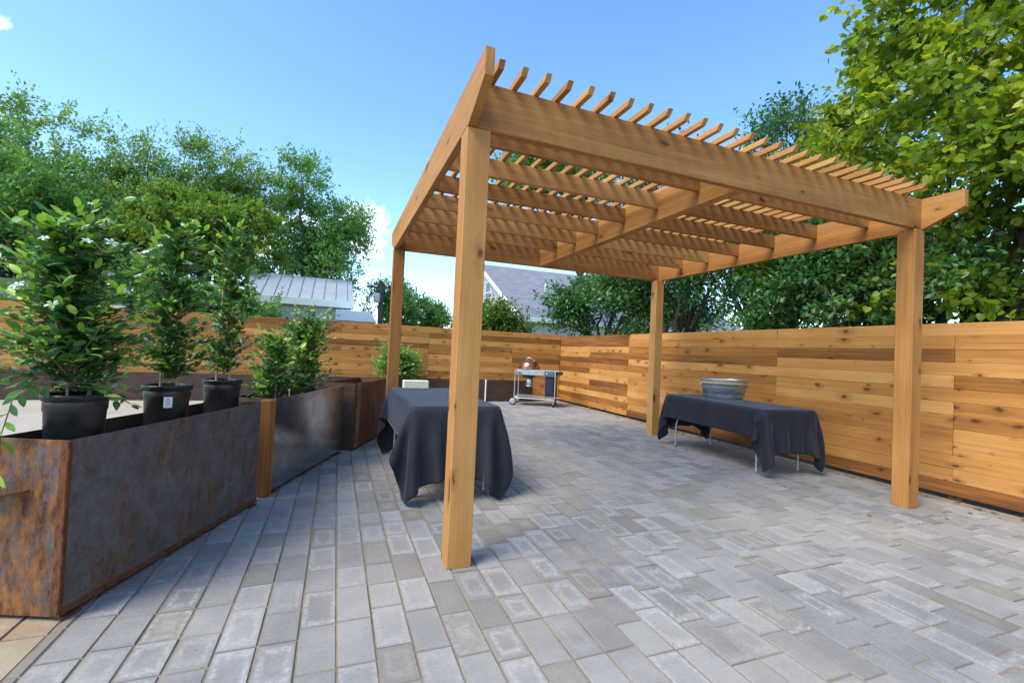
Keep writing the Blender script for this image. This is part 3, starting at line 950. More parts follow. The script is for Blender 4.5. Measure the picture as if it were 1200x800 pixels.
def pot_profile(r0, r1, h):
    return [(.001, 0), (r0, 0), (r0+.003, .01), (r0+(r1-r0)*.62, h*.68), (r0+(r1-r0)*.64+.004, h*.70), (r0+(r1-r0)*.80+.002, h*.86),
            (r1-.004, h*.88), (r1+.006, h*.89), (r1+.008, h*.955), (r1+.009, h*.96), (r1+.009, h), (r1+.001, h), (r1-.006, h*.9), (r0, .05)]
def potted(label, uu, nn, z, r1, h, axis, seed, nb, blen, per, size, flowers, tagged=False, canes=2, **kw):
    q = PO+PU*uu+PN*nn
    t = thing('potted_shrub', label, 'potted plant', (q[0], q[1], z), 0, 'flowering shrubs in black nursery pots')
    m = MB(); m.lathe(pot_profile(r1*.86, r1, h), 40)
    pot = m.build('pot', M['pot'], t)
    m = MB(); m.lathe([(.001, h*.90), (r1*.5, h*.905), (r1-.006, h*.89)], 24); m.build('soil', M['soil'], pot)
    if tagged:
        m = MB(); dx = np.array([PN[0]*.55-PU[0]*.83, PN[1]*.55-PU[1]*.83]); dx /= np.linalg.norm(dx); ang0 = math.atan2(dx[1], dx[0])+.10
        rr = r1*.965+.002
        V, F = [], []
        for k in range(7):
            a = ang0-.18+.36*k/6
            for zz, rad in ((h*.50, rr-.006), (h*.75, rr+.004)):
                V.append((math.cos(a)*rad, math.sin(a)*rad, zz))
        F = [(2*k, 2*k+2, 2*k+3, 2*k+1) for k in range(6)]
        m.add(V, F); m.build('price_tag', M['tag'], pot)
        m = MB()
        for row in range(4):
            zz = h*(.56+.045*row)
            wa = .10 if row != 3 else .06
            V, F = [], []
            for k in range(5):
                a = ang0-wa+2*wa*k/4
                for d in (0, h*.014):
                    rad = rr-.006+.01*((zz+d)/h-.5)/.25+.0016
                    V.append((math.cos(a)*rad, math.sin(a)*rad, zz+d))
            m.add(V, [(2*k, 2*k+2, 2*k+3, 2*k+1) for k in range(4)])
        m.build('tag_print', M['ink'], pot)
    g = np.random.default_rng(seed+50)
    m = MB()
    for k in range(canes):
        a = 2.2*k+.6; b = (.05*math.cos(a), .05*math.sin(a))
        m = MB(); m.tube([(b[0], b[1], h*.85), (b[0]*.9, b[1]*.9, h+.35), (b[0]*.7, b[1]*.7, h+.75)], [.007, .006, .005], 8)
        m.build('stake', M['cane'], t)
    A = shrub_leaves(t, 'foliage', axis, seed, nb, blen, per, size, **kw)
    add_flowers(t, A, seed+9, flowers, (axis[-1][0]*.5, axis[-1][1]*.5))
    return t
P1 = potted('leafy white-flowered shrub in the left black pot of three, trailing over the rusty planter end', .20, -.165, .765, .128, .275,
            [(0, 0, .26), (-.01, -.01, .5), (-.03, -.02, .8), (-.05, -.03, 1.08)], 21, 195, .33, 6, .062, 26, out=1.15)
shrub_leaves(P1, 'low_foliage', [(0, 0, .27), (-.05, -.02, .42), (-.10, -.03, .55)], 41, 46, .34, 6, .062, up=.05, out=1.2)
# long trailing shoot over the planter's end
g = np.random.default_rng(77)
tp = [np.array(q) for q in ((-.02, -.10, .29), (-.10, -.16, .33), (-.155, -.19, .26), (-.175, -.215, .10), (-.17, -.225, -.06), (-.155, -.22, -.17))]
m = MB(); m.tube(tp, [.003, .003, .0028, .0025, .002, .0015], 6); m.build('trailing_stem', M['stem'], P1)
A, D = [], []
for i in range(len(tp)-1):
    for k in range(4 if i < 3 else 2):
        s = (k+.5)/4
        A.append(tp[i]+(tp[i+1]-tp[i])*s)
        D.append((tp[i+1]-tp[i])/np.linalg.norm(tp[i+1]-tp[i])*.6+np.array([(-1)**k*.7, -.35*(k % 2), -.25])+g.normal(size=3)*.25)
n = len(A)
leaves('trailing_leaves', np.array(A), np.array(D), g.normal(size=(n, 3))*.4+np.array([.1, -.8, .55]), np.full(n, .062)*(.8+.5*g.random(n)), T_ELL, M['leaf_shrub'], P1, .35+.6*g.random(n), True)
P2 = potted('leafy white-flowered shrub in the tagged middle black pot', .83, -.17, .765, .128, .275,
            [(0, 0, .26), (0, 0, .55), (.01, -.01, .85), (.0, .0, 1.22)], 22, 165, .235, 6, .055, 20, True, out=.95)
P3 = potted('leafy white-flowered shrub in the far black pot beside the timber post', 1.42, -.185, .765, .128, .275,
            [(0, 0, .26), (.01, 0, .6), (.03, .02, .95), (.06, .05, 1.40)], 23, 160, .22, 6, .052, 16, out=.9)

def planted(label, pos, axis, seed, nb, blen, per, size, canes=(), mat='leaf_shrub', **kw):
    t = thing('planted_shrub', label, 'shrub', pos)
    shrub_leaves(t, 'foliage', axis, seed, nb, blen, per, size, mat=mat, **kw)
    for c in canes:
        m = MB(); m.tube([(c[0], c[1], -.03), (c[0], c[1], .45)], .007, 8); m.build('stake', M['cane'], t)
    return t
q = PO+PU*2.25+PN*(-.22)
planted('small loose green shrub at the near end of the blue-grey steel planter', (q[0], q[1], .74), [(0, 0, 0), (0, 0, .3), (.02, 0, .62)], 31, 120, .26, 5, .064, [(.03, -.02)], out=1.0)
q = PO+PU*2.85+PN*(-.22)
planted('bushy green shrub with red-tinged twigs filling the blue-grey steel planter', (q[0], q[1], .74), [(0, 0, 0), (.02, 0, .45), (.05, .02, .82)], 32, 250, .35, 6, .055, [(-.1, -.1)], out=1.0)
planted('rounded green shrub in the low brown planter behind the pergola post', (1.45, 11.5, .45), [(0, 0, 0), (0, 0, .4), (0, 0, .62)], 33, 420, .66, 8, .085, mat='leaf_elm', up=.35)

# ------------------------------------------------------------------ draped tables
def cloth_sim(lx, ly, ox, oy, top, seed, steps=170, its=9, res=.04, shift=(0, 0)):
    """position-based cloth dropped over a table lx x ly; cloth overhangs ox, oy. Local coordinates, z up."""
    g = np.random.default_rng(seed)
    nx, ny = int((lx+2*ox)/res)+1, int((ly+2*oy)/res)+1
    X, Y = np.meshgrid(np.linspace(-lx/2-ox, lx/2+ox, nx)+shift[0], np.linspace(-ly/2-oy, ly/2+oy, ny)+shift[1], indexing='ij')
    p = np.stack([X, Y, np.full_like(X, top+.004)], -1)
    p[..., 2] += g.normal(size=X.shape)*.002
    v = np.zeros_like(p)
    rx, ry = X[1, 0]-X[0, 0], Y[0, 1]-Y[0, 0]
    dg = math.hypot(rx, ry)
    def con(a, b, rest, k):
        A, B = p[a], p[b]
        d = B-A
        L = np.sqrt((d*d).sum(-1, keepdims=True))+1e-9
        c = d*((L-rest)/L*.5*k)
        p[a] = A+c; p[b] = B-c
    S_ = slice
    batches = []
    for ax, n, r in ((0, nx, rx), (1, ny, ry)):
        for st in (0, 1):
            i0 = np.arange(st, n-1, 2)
            if ax == 0: batches.append(((i0[:, None], np.arange(ny)[None]), (i0[:, None]+1, np.arange(ny)[None]), r, 1.0))
            else: batches.append(((np.arange(nx)[:, None], i0[None]), (np.arange(nx)[:, None], i0[None]+1), r, 1.0))
        for st in range(4):
            i0 = np.array([i for i in range(n-2) if i % 4 == st])
            if len(i0) == 0: continue
            if ax == 0: batches.append(((i0[:, None], np.arange(ny)[None]), (i0[:, None]+2, np.arange(ny)[None]), 2*r, .10))
            else: batches.append(((np.arange(nx)[:, None], i0[None]), (np.arange(nx)[:, None], i0[None]+2), 2*r, .10))
    for st in (0, 1):
        i0 = np.arange(st, nx-1, 2)[:, None]; j = np.arange(ny-1)[None]
        batches.append(((i0, j), (i0+1, j+1), dg, .35))
        batches.append(((i0, j+1), (i0+1, j), dg, .35))
    hx, hy = lx/2, ly/2
    dt = 1/45
    for s in range(steps):
        prev = p.copy()
        v[..., 2] -= 9.8*dt
        v *= .965
        p += v*dt
        for it in range(its):
            for a, b, r, k in batches: con(a, b, r, k)
            dx, dy = hx-np.abs(p[..., 0]), hy-np.abs(p[..., 1])
            ins = (dx > 0) & (dy > 0) & (p[..., 2] < top)
            ontop = ins & (p[..., 2] > top-.05)
            p[..., 2] = np.where(ontop, top, p[..., 2])
            low = ins & ~ontop
            xside = dx < dy
            p[..., 0] = np.where(low & xside, np.sign(p[..., 0])*(hx+.002), p[..., 0])
            p[..., 1] = np.where(low & ~xside, np.sign(p[..., 1])*(hy+.002), p[..., 1])
            gr = p[..., 2] < .012
            p[..., 2] = np.where(gr, .012, p[..., 2])
        fr = (p[..., 2] <= top+.0015) & (hx-np.abs(p[..., 0]) > 0) & (hy-np.abs(p[..., 1]) > 0)
        for c in (0, 1): p[..., c] = np.where(fr, prev[..., c]*.97+p[..., c]*.03, p[..., c])
        v = (p-prev)/dt
        if s > steps*.7: v *= .9
    return p

def draped_table(label_t, label_c, pos, rz, lx, ly, top, ox, oy, seed, leg_ins, shift=(0, 0)):
    t = thing('folding_table', label_t, 'table', (pos[0], pos[1], 0), rz)
    m = MB(); m.box(-lx/2+.014, lx/2-.014, -ly/2+.014, ly/2-.014, top-.06, top-.014, 1, bev=.022); m.build('tabletop', M['tabletop'], t)
    for sy in (-1, 1):
        for sx in (-1, 1):
            m = MB()
            y0 = sy*(ly/2-leg_ins)
            x0 = sx*(lx/2-.09)
            m.tube([(x0*.55, y0-sy*.02, top-.06), (x0*.62, y0, top-.22), (x0*.95, y0, top-.40), (x0, y0, top-.48), (x0, y0, .02)], .0135, 10)
            m.lathe([(.001, 0), (.017, 0), (.018, .04), (.0135, .045)], 10, (x0, y0, 0))
            m.build('leg', M['steel_leg'], t)
        m = MB(); m.tube([(-lx*.30, sy*(ly/2-leg_ins), top-.26), (lx*.30, sy*(ly/2-leg_ins), top-.26)], .010, 8); m.build('crossbar', M['steel_leg'], t)
    p = cloth_sim(lx+.012, ly+.012, ox, oy, top, seed, shift=shift)
    nx, ny = p.shape[:2]
    V = p.reshape(-1, 3)
    i, j = np.meshgrid(np.arange(nx-1), np.arange(ny-1), indexing='ij')
    F = np.stack([i*ny+j, (i+1)*ny+j, (i+1)*ny+j+1, i*ny+j+1], -1).reshape(-1, 4)
    c = fast_mesh('tablecloth', V, F, M['cloth'], None, np.full(len(V), .5), True)
    c.location = (pos[0], pos[1], 0); c.rotation_euler = (0, 0, rz)
    ss = c.modifiers.new('smooth', 'SUBSURF'); ss.levels = 1; ss.render_levels = 1
    so = c.modifiers.new('thick', 'SOLIDIFY'); so.thickness = .003; so.offset = 1
    tag(c, label_c, 'tablecloth')
    return t
draped_table('grey-legged folding table under the cloth between the left pergola posts', 'dark navy cloth hanging almost to the pavers over the left table', (1.055, 4.97), 0.0, .84, 1.96, .84, .35, .58, 3, .2)
draped_table('grey-legged folding table standing along the right fence under a dark cloth', 'dark navy cloth draped over the table along the right fence', (5.30, 4.93), math.radians(-4.5), .84, 1.98, .80, .33, .48, 8, .2)
m = MB(); m.box(.80, 1.11, 5.72, 5.86, .845, .945, 0, bev=.008)
tag(m.build('cream_block', M['cream_block']), 'small cream block lying at the far end of the left draped table', 'block')

# ------------------------------------------------------------------ galvanised tub
tub = thing('galvanised_tub', 'oval galvanised metal tub with rope handles on the table by the right fence', 'tub', (5.50, 5.28, .803), math.radians(-33))
m = MB()
SXY = (1.1, .78)
m.lathe([(.001, .004), (.235, .004), (.245, .0), (.25, .012), (.262, .07), (.264, .078), (.268, .082), (.285, .19), (.287, .198), (.291, .202), (.302, .275), (.302, .285), (.295, .287), (.288, .28), (.275, .19), (.24, .015), (.001, .012)], 56, (0, 0, 0), *SXY)
body = m.build('tub_body', M['galv'], tub)
m = MB()
m.tube([(.304*math.cos(a)*SXY[0], .304*math.sin(a)*SXY[1], .284) for a in np.linspace(0, 2*math.pi, 57)], .008, 8, caps=False)
m.build('rolled_rim', M['galv'], tub)
m = MB()
for r_, z_ in ((.2945, .225), (.2955, .236)):
    m.tube([(r_*math.cos(a)*SXY[0], r_*math.sin(a)*SXY[1], z_) for a in np.linspace(0, 2*math.pi, 57)], .0065, 6, caps=False)
m.build('rope_band', M['rope'], tub)
for s in (-1, 1):
    m = MB()
    m.tube([(s*(.29+.055*math.sin(math.pi*k/12)), -.05+.10*k/12, .235-.05*math.sin(math.pi*k/12)) for k in range(13)], .008, 8)
    m.build('rope_handle', M['rope'], tub)

# ------------------------------------------------------------------ kettle grill cart
gr = thing('kettle_grill', 'kettle grill with a copper lid built into a wheeled steel cart in the far corner', 'grill', (4.95, 10.95, 0), math.atan2(-.52, .84))
# local x along the cart front (left to right), local -y towards the viewer; front at y=-.29
GW, GD, GZ = .52, .29, .93
m = MB(); m.box(-GW+.02, GW+.10, -GD, GD, GZ-.03, GZ, 0, bev=.006)
# a hole is not visible from here: the kettle drops through the top
m.build('work_top', M['metal_grey'], gr)
m = MB(); m.box(-GW+.03, .24, -GD-.004, -GD+.012, GZ-.14, GZ-.031, 0, bev=.004); m.build('front_apron', M['metal_grey'], gr)
m = MB(); m.box(-GW+.06, -GW+.17, -GD-.02, -GD-.005, GZ-.115, GZ-.085, 0, bev=.004); m.build('front_handle', M['black_plastic'], gr)
m = MB(); m.box(.245, .50, -GD-.012, -GD+.012, GZ-.16, GZ-.031, 0, bev=.004); m.build('control_panel', M['panel_blue'], gr)
m = MB(); m.lathe([(.001, .006), (.02, .006), (.022, 0)], 12, (0, 0, 0)); m.v = [(x+.30, -GD-.012-z, y+GZ-.09) for x, y, z in m.v]; m.build('knob', M['metal_grey'], gr)
for sx in (-1, 1):
    for sy in (-1, 1):
        m = MB(); x = sx*(GW-.0)
        m.tube([(x, sy*GD, GZ-.02), (x, sy*GD, .5), (x, sy*GD, .17)], .016, 8); m.build('cart_leg', M['metal_grey'], gr)
m = MB(); m.box(-GW, GW+.16, -GD+.01, GD-.01, .23, .25, 0, bev=.004); m.build('lower_shelf', M['metal_grey'], gr)
m = MB(); m.tube([(-GW, -GD, .19), (GW, -GD, .19)], .012, 8); m.build('lower_rail', M['metal_grey'], gr)
m = MB(); m.box(.265, .485, -GD+.025, .18, .255, GZ-.165, 2, bev=.02); m.build('charcoal_bin', M['navy_plastic'], gr)
m = MB(); m.box(GW-.008, GW+.014, -GD+.03, GD-.03, .12, GZ-.04, 2, bev=.005); m.build('side_panel', M['black_plastic'], gr)
m = MB(); m.box(GW+.05, GW+.16, -GD+.02, GD-.02, GZ-.11, GZ-.035, 0, bev=.012); m.build('side_handle', M['black_plastic'], gr)
KC = (-.20, 0.0)
m = MB(); m.lathe([(.001, -.245), (.12, -.225), (.21, -.15), (.262, -.05), (.275, .0), (.278, .015)], 32, (KC[0], KC[1], GZ)); m.build('kettle_bowl', M['black_plastic'], gr)
m = MB(); m.lathe([(.282, .012), (.285, .03), (.278, .07), (.245, .15), (.18, .215), (.09, .25), (.001, .258)], 36, (KC[0], KC[1], GZ)); lid = m.build('kettle_lid', M['copper'], gr)
m = MB(); m.tube([(KC[0]-.07, KC[1]-.03, GZ+.245), (KC[0]-.06, KC[1]-.03, GZ+.30), (KC[0]+.06, KC[1]-.03, GZ+.30), (KC[0]+.07, KC[1]-.03, GZ+.245)], .011, 8); m.build('lid_handle', M['metal_grey'], lid)
m = MB(); m.lathe([(.001, 0), (.03, 0), (.03, .014), (.001, .016)], 16, (KC[0]+.13, KC[1]-.06, GZ+.222)); m.build('vent', M['metal_grey'], lid)
m = MB(); m.lathe([(.001, -.46), (.085, -.455), (.10, -.44), (.105, -.28), (.09, -.24)], 24, (KC[0]+.02, KC[1], GZ)); m.build('ash_bucket', M['ash_alu'], gr)
for sy in (-1, 1):
    m = MB()
    m.lathe([(.062, -.022), (.088, -.024), (.096, -.012), (.096, .012), (.088, .024), (.062, .022)], 28)
    m.v = [(x-GW-.03, sy*(GD+.03)+z, y+.097) for x, y, z in m.v]
    wh = m.build('wheel', M['black_plastic'], gr)
    m = MB(); m.lathe([(.001, -.026), (.03, -.028), (.080, -.0265), (.080, .0265), (.03, .028), (.001, .026)], 28)
    m.v = [(x-GW-.03, sy*(GD+.03)+z, y+.097) for x, y, z in m.v]; m.build('wheel_disc', M['grey_wheel'], wh)
    m = MB(); m.lathe([(.001, -.015), (.036, -.016), (.04, -.006), (.04, .006), (.036, .016), (.001, .015)], 16)
    m.v = [(x+GW-.02, sy*GD+z, y+.042) for x, y, z in m.v]; m.build('caster', M['black_plastic'], gr)
    m = MB(); m.box(GW-.04, GW+.0, sy*GD-.022, sy*GD+.022, .075, .17, 2, bev=.004); m.build('caster_fork', M['metal_grey'], gr)
m = MB(); m.tube([(-GW-.03, -GD-.02, .097), (-GW-.03, GD+.02, .097)], .01, 8); m.build('axle', M['metal_grey'], gr)

# ------------------------------------------------------------------ buildings beyond the fence
def siding(name, c, pitch, vertical=False):
    t = NT(name)
    P = t.geo(); sp = t.n.new('ShaderNodeSeparateXYZ'); t.l.new(P, sp.inputs[0])
    s = t.math('FRACT', t.math('DIVIDE', sp.outputs[0 if vertical else 2], pitch))
    t.bump(s if not vertical else t.rng(t.math('ABSOLUTE', t.math('SUBTRACT', s, .5)), .40, .46, 0, 1), .9, .03)
    n = t.noise(P, 3, 4)
    return t.set(t.mix(t.rng(n, .3, .7), tuple(k*.92 for k in c), c), .6, 0, .3)
M['siding_white'] = siding('white lap siding', (.72, .71, .66), .13)
M['board_white'] = siding('white board siding', (.66, .68, .70), .40, True)
M['green_wall'] = siding('dark green siding', (.05, .075, .055), .18)
def shingles():
    t = NT('grey shingles'); P = t.geo()
    b = t.n.new('ShaderNodeTexBrick'); b.inputs['Scale'].default_value = 1.0
    b.inputs['Brick Width'].default_value = .30; b.inputs['Row Height'].default_value = .14; b.inputs['Mortar Size'].default_value = .012
    b.inputs['Color1'].default_value = (.16, .175, .205, 1); b.inputs['Color2'].default_value = (.24, .255, .285, 1); b.inputs['Mortar'].default_value = (.10, .11, .13, 1)
    t.l.new(P, b.inputs['Vector'])
    n = t.noise(P, 2.0, 5)
    return t.set(t.mix(t.rng(n, .3, .7, 0, .4), b.outputs[0], (.27, .285, .31)), .9, 0, .2)
M['shingles'] = shingles()
M['metal_roof'] = simple('pale standing seam metal', (.50, .55, .62), .38, .35, .08, 2)
M['seam'] = simple('seam shadow metal', (.30, .36, .44), .4, .3, .05)
M['fascia_mint'] = simple('pale mint fascia', (.62, .72, .70), .5, 0, .04)
M['glass'] = simple('dark window glass', (.012, .014, .018), .08, 0, .1, 3, .6)
M['grey_metal'] = simple('grey painted metal', (.48, .5, .53), .5, .2)

hs = thing('gabled_house', 'white-sided house with a grey shingle gable roof behind the far corner of the fence', 'house', (7.8, 19.0, 0))
# local coords: long wall at y=0, gable wall at x=0, ridge at y=6.3
HX, HY, HE, HR = 13.0, 12.6, 3.1, 6.30
m = MB()
m.add([(0, 0, -.1), (HX, 0, -.1), (HX, 0, HE), (0, 0, HE)], [(0, 1, 2, 3)])
m.add([(0, HY, -.1), (HX, HY, -.1), (HX, HY, HE), (0, HY, HE)], [(3, 2, 1, 0)])
for x in (0, HX):
    m.add([(x, 0, -.1), (x, HY, -.1), (x, HY, HE), (x, HY/2, HR-.08), (x, 0, HE)], [(0, 1, 2, 3, 4)])
m.build('wall', M['siding_white'], hs)
sl = (HR-HE)/(HY/2)
ov = .42
m = MB()
for s in (0, 1):
    def yy_(y): return y if s == 0 else HY-y
    for dz in (0,):
        a = [(-.32, yy_(-ov), HE-ov*sl+.10), (HX+.3, yy_(-ov), HE-ov*sl+.10), (HX+.3, yy_(HY/2), HR+.10), (-.32, yy_(HY/2), HR+.10)]
        b = [(x, y, z-.09) for x, y, z in a]
        m.add(a+b, [(0, 1, 2, 3), (7, 6, 5, 4), (0, 4, 5, 1), (1, 5, 6, 2), (2, 6, 7, 3), (3, 7, 4, 0)])
roof = m.build('roof', M['shingles'], hs)
m = MB()
for s in (0, 1):
    def yy_(y): return y if s == 0 else HY-y
    y0, y1 = -ov, HY/2
    z0, z1 = HE-ov*sl+.005, HR+.005
    P = [(-.36, yy_(y0), z0-.14), (-.325, yy_(y0), z0-.14), (-.36, yy_(y1), z1-.14), (-.325, yy_(y1), z1-.14), (-.36, yy_(y0), z0+.10), (-.325, yy_(y0), z0+.10), (-.36, yy_(y1), z1+.10), (-.325, yy_(y1), z1+.10)]
    m.hexa(P, 1)
m.box(-.32, HX+.3, -ov-.03, -ov-.003, HE-ov*sl-.13, HE-ov*sl+.09, 0)
m.build('fascia', M['white_paint'], hs)
m = MB(); m.box(-.3, HX+.3, -ov, -.003, HE-ov*sl-.10, HE-ov*sl-.07, 0); m.build('soffit', M['white_paint'], hs)
m = MB(); m.box(-.04, -.003, 4.75, 5.75, 4.0, 5.3, 1, bev=.01); w_ = m.build('window', M['white_paint'], hs)
m = MB(); m.box(-.047, -.041, 4.85, 5.65, 4.1, 4.62, 1); m.box(-.047, -.041, 4.85, 5.65, 4.68, 5.2, 1); m.build('pane', M['glass'], w_)
m = MB(); m.tube([(2.4, 2.9, HE+2.9*sl), (2.4, 2.9, HE+2.9*sl+.55)], .05, 10); m.build('vent_pipe', M['white_paint'], roof)

sh = thing('metal_roofed_shed', 'pale shed with a standing seam metal roof beyond the back fence', 'shed', (.55, 22.0, 0))
m = MB(); m.box(-4.2, -.35, .45, 4.6, -.1, 3.05, 0); m.build('wall', M['board_white'], sh)
for z_ in (0,):
    m = MB()
    m.add([(-4.4, 0, 3.34), (.1, 0, 3.34), (0.02, 2.6, 4.62), (-4.4, 2.6, 4.62)], [(0, 1, 2, 3)])
    m.add([(-4.4, 5.2, 3.34), (.1, 5.2, 3.34), (0.02, 2.6, 4.62), (-4.4, 2.6, 4.62)], [(3, 2, 1, 0)])
    rf = m.build('roof', M['metal_roof'], sh)
    m = MB()
    for k in range(9):
        x = -4.2+k*.5
        m.tube([(x, .0, 3.36), (x*.995, 2.6, 4.64)], .022, 5)
    m.build('roof_seams', M['seam'], rf)
m = MB(); m.box(-4.4, .12, -.06, -.003, 3.02, 3.335, 0, bev=.008); m.build('eave_fascia', M['fascia_mint'], sh)
m = MB(); m.box(-4.4, .1, -.002, .6, 3.03, 3.06, 0); m.build('soffit', M['grey_metal'], sh)
m = MB(); m.add([(-.36, .46, 3.04), (-.36, 4.6, 3.04), (-.36, 2.6, 4.5)], [(0, 1, 2)]); m.build('gable_wall', M['board_white'], sh)

ob = thing('low_outbuilding', 'low pale grey roofed outbuilding beside the metal-roofed shed', 'outbuilding', (.9, 20.5, 0))
m = MB(); m.box(-.9, .58, 0, 2.0, -.1, 2.35, 0); m.build('wall', M['board_white'], ob)
m = MB(); m.hexa([(-1.0, -.1, 2.36), (.68, -.1, 2.36), (-1.0, 2.1, 2.36), (.68, 2.1, 2.36), (-1.0, -.1, 2.82), (.40, -.1, 2.82), (-1.0, 2.1, 2.86), (.40, 2.1, 2.86)], 0, None, .02); m.build('roof', M['metal_roof'], ob)

gh = thing('dark_green_house', 'dark green building with a black window behind the fence at far left', 'house', (-12.5, 16.0, 0))
m = MB(); m.box(0, 5.2, 0, 4, -.1, 2.42, 0); m.build('wall', M['green_wall'], gh)
m = MB(); m.hexa([(-.3, -.35, 2.43), (5.5, -.35, 2.43), (-.3, 4.3, 2.43), (5.5, 4.3, 2.43), (-.1, 1.0, 2.8), (5.3, 1.0, 2.8), (-.1, 3.0, 2.8), (5.3, 3.0, 2.8)], 0); m.build('roof', M['green_wall'], gh)
m = MB(); m.box(3.9, 5.0, -.05, -.003, 1.4, 2.36, 0, bev=.01); w_ = m.build('window', M['grey_metal'], gh)
m = MB(); m.box(3.98, 4.46, -.058, -.051, 1.48, 2.28, 0); m.box(4.52, 4.92, -.058, -.051, 1.48, 2.28, 0); m.build('pane', M['glass'], w_)

up_ = thing('utility_pole', 'wooden utility pole with a pale transformer can above the back fence', 'utility pole', (2.16, 26, 0))
m = MB(); m.tube([(0, 0, -.1), (0, 0, 2.6), (-.02, 0, 4.95)], [.15, .14, .12], 10); m.build('pole', M['bark'], up_)
m = MB(); m.lathe([(.001, 0), (.15, 0), (.16, .02), (.16, .44), (.13, .50), (.001, .52)], 16, (-.22, -.1, 3.75)); m.build('transformer', M['grey_metal'], up_)
m = MB(); m.tube([(-.8, 0, 4.6), (.8, 0, 4.6)], .05, 6); m.build('crossarm', M['bark'], up_)
m = MB(); m.tube([(-.05+(-3.2)*k/12, -1.0*k/12, 3.55-.5*math.sin(math.pi*k/12)*.4-.3*k/12) for k in range(13)], .012, 5); m.build('service_wire', M['black_plastic'], up_)

# ------------------------------------------------------------------ trees
def blob_lobes(center, radii, n, lobe, seed, zmin=None):
    g = np.random.default_rng(seed)
    out = []
    for k in range(n):
        v = g.normal(size=3); v /= np.linalg.norm(v)
        r = g.random()**.4
        c = np.array(center)+v*np.array(radii)*r
        if zmin and c[2] < zmin: c[2] = zmin+g.random()*.8
        s = lobe*(.7+.6*g.random())
        out.append((tuple(c), (s, s, s*.75)))
    return out
GB = 'tall trees behind the back fence'
tree('feathery_tree', 'tall feathery tree at far left with windswept tips', (-11.8, 24, 0), blob_lobes((-12.2, 24, 6.2), (2.8, 2.3, 3.6), 34, 1.15, 101, 2.2), 201, 'leaf_locust', .165, T_DIAMOND, (.85, 7, 16), 13, .03, (.5, 0, .1), .3, .28, GB)
tree('feathery_tree', 'windswept feathery tree second from the left with gaps between its sprays', (-8.2, 25, 0), blob_lobes((-8.3, 25, 6.7), (2.4, 2.2, 3.7), 26, 1.05, 102, 2.4), 202, 'leaf_locust', .15, T_DIAMOND, (.95, 7, 16), 12, .03, (.7, 0, .25), .3, .25, GB)
tree('feathery_tree', 'slim windswept tree rising behind the bright green tree', (-5.4, 26, 0), blob_lobes((-5.4, 26, 7.0), (1.9, 2.0, 3.9), 17, 1.0, 103, 2.4), 203, 'leaf_locust', .15, T_DIAMOND, (.9, 7, 16), 12, .03, (.6, 0, .3), .3, .24, GB)
tree('broad_tree', 'broad dark green tree standing behind the metal-roofed shed', (-1.9, 27, 0), blob_lobes((-1.9, 27, 7.2), (2.9, 2.4, 3.9), 26, 1.15, 104, 2.8), 204, 'leaf_elm', .19, T_DIAMOND, (.85, 7, 12), 14, .05, (.1, 0, 0), .2, .30, GB)
tree('bright_tree', 'bright yellow-green rounded tree in front of the tall trees', (-4.4, 18.5, 0), blob_lobes((-4.5, 18.5, 4.9), (2.4, 1.5, 1.6), 24, .62, 105, 2.2), 205, 'leaf_bright', .16, T_DIAMOND, (.42, 7, 12), 12, .05, (0, 0, 0), .2, .2, GB, twig_w=.006)
tree('elm_tree', 'dark green tree low behind the three potted shrubs', (-8.5, 19, 0), blob_lobes((-8.6, 19.5, 4.6), (2.6, 1.5, 2.2), 20, .95, 106, 1.6), 206, 'leaf_elm', .16, T_DIAMOND, (.6, 7, 12), 13, .05, (0, 0, 0), .2, .2, GB)
tree('elm_tree', 'tree with dark foliage just beside the dark green building', (-12.4, 20.5, 0), blob_lobes((-12.3, 20.5, 5.0), (2.4, 1.5, 2.6), 18, .95, 116, 2.0), 216, 'leaf_elm', .17, T_DIAMOND, (.6, 7, 12), 13, .05, (0, 0, 0), .2, .2, GB)
tree('small_tree', 'small dark tree around the utility pole', (3.0, 28.5, 0), blob_lobes((3.1, 28.5, 3.6), (1.6, 1.2, 1.6), 13, .8, 107, 1.8), 207, 'leaf_elm', .17, T_DIAMOND, (.7, 7, 12), 12, .02, (0, 0, .3), .4, .16, GB)
tree('small_tree', 'low dark tree left of the near pergola post above the back fence', (5.6, 30, 0), blob_lobes((5.5, 30, 3.0), (1.4, 1.2, 1.0), 9, .75, 108, 1.6), 208, 'leaf_elm', .17, T_DIAMOND, (.7, 7, 12), 12, .02, (0, 0, .3), .4, .14, GB)
for lx, ly in ((-6.0, 15.0), (-3.5, 15.6)):
    tree('hedge_bush', 'low dark bush behind the back fence, ' + ('left of the middle potted shrub' if lx < -5 else 'in front of the metal-roofed shed wall'), (lx, ly, 0), blob_lobes((lx, ly, 1.95), (1.6, .7, 1.0), 18, .6, int(500-lx*10), .9), int(600-lx*10), 'leaf_elm', .13, T_DIAMOND, (.5, 6, 12), 12, .06, (0, 0, .1), .2, .07)
GR = 'dark trees behind the right fence'
tree('hedge_tree', 'dark tree drooping over the house roof beyond the right fence', (8.9, 14.2, 0), blob_lobes((9.4, 13.2, 3.3), (1.4, 1.7, 1.7), 16, .75, 109, 1.5)+blob_lobes((8.0, 14.4, 3.1), (.6, .8, .7), 5, .45, 209, 2.3), 309, 'leaf_dark', .15, T_DIAMOND, (.75, 6, 12), 12, .18, (-.45, 0, -.15), .0, .16, GR)
tree('hedge_tree', 'tall dark tree behind the back right pergola post', (8.8, 10.2, 0), blob_lobes((8.9, 10.2, 4.3), (1.7, 1.9, 2.6), 28, .85, 110, 1.4), 310, 'leaf_dark', .13, T_DIAMOND, (.7, 6, 12), 13, .04, (0, 0, .2), .3, .17, GR)
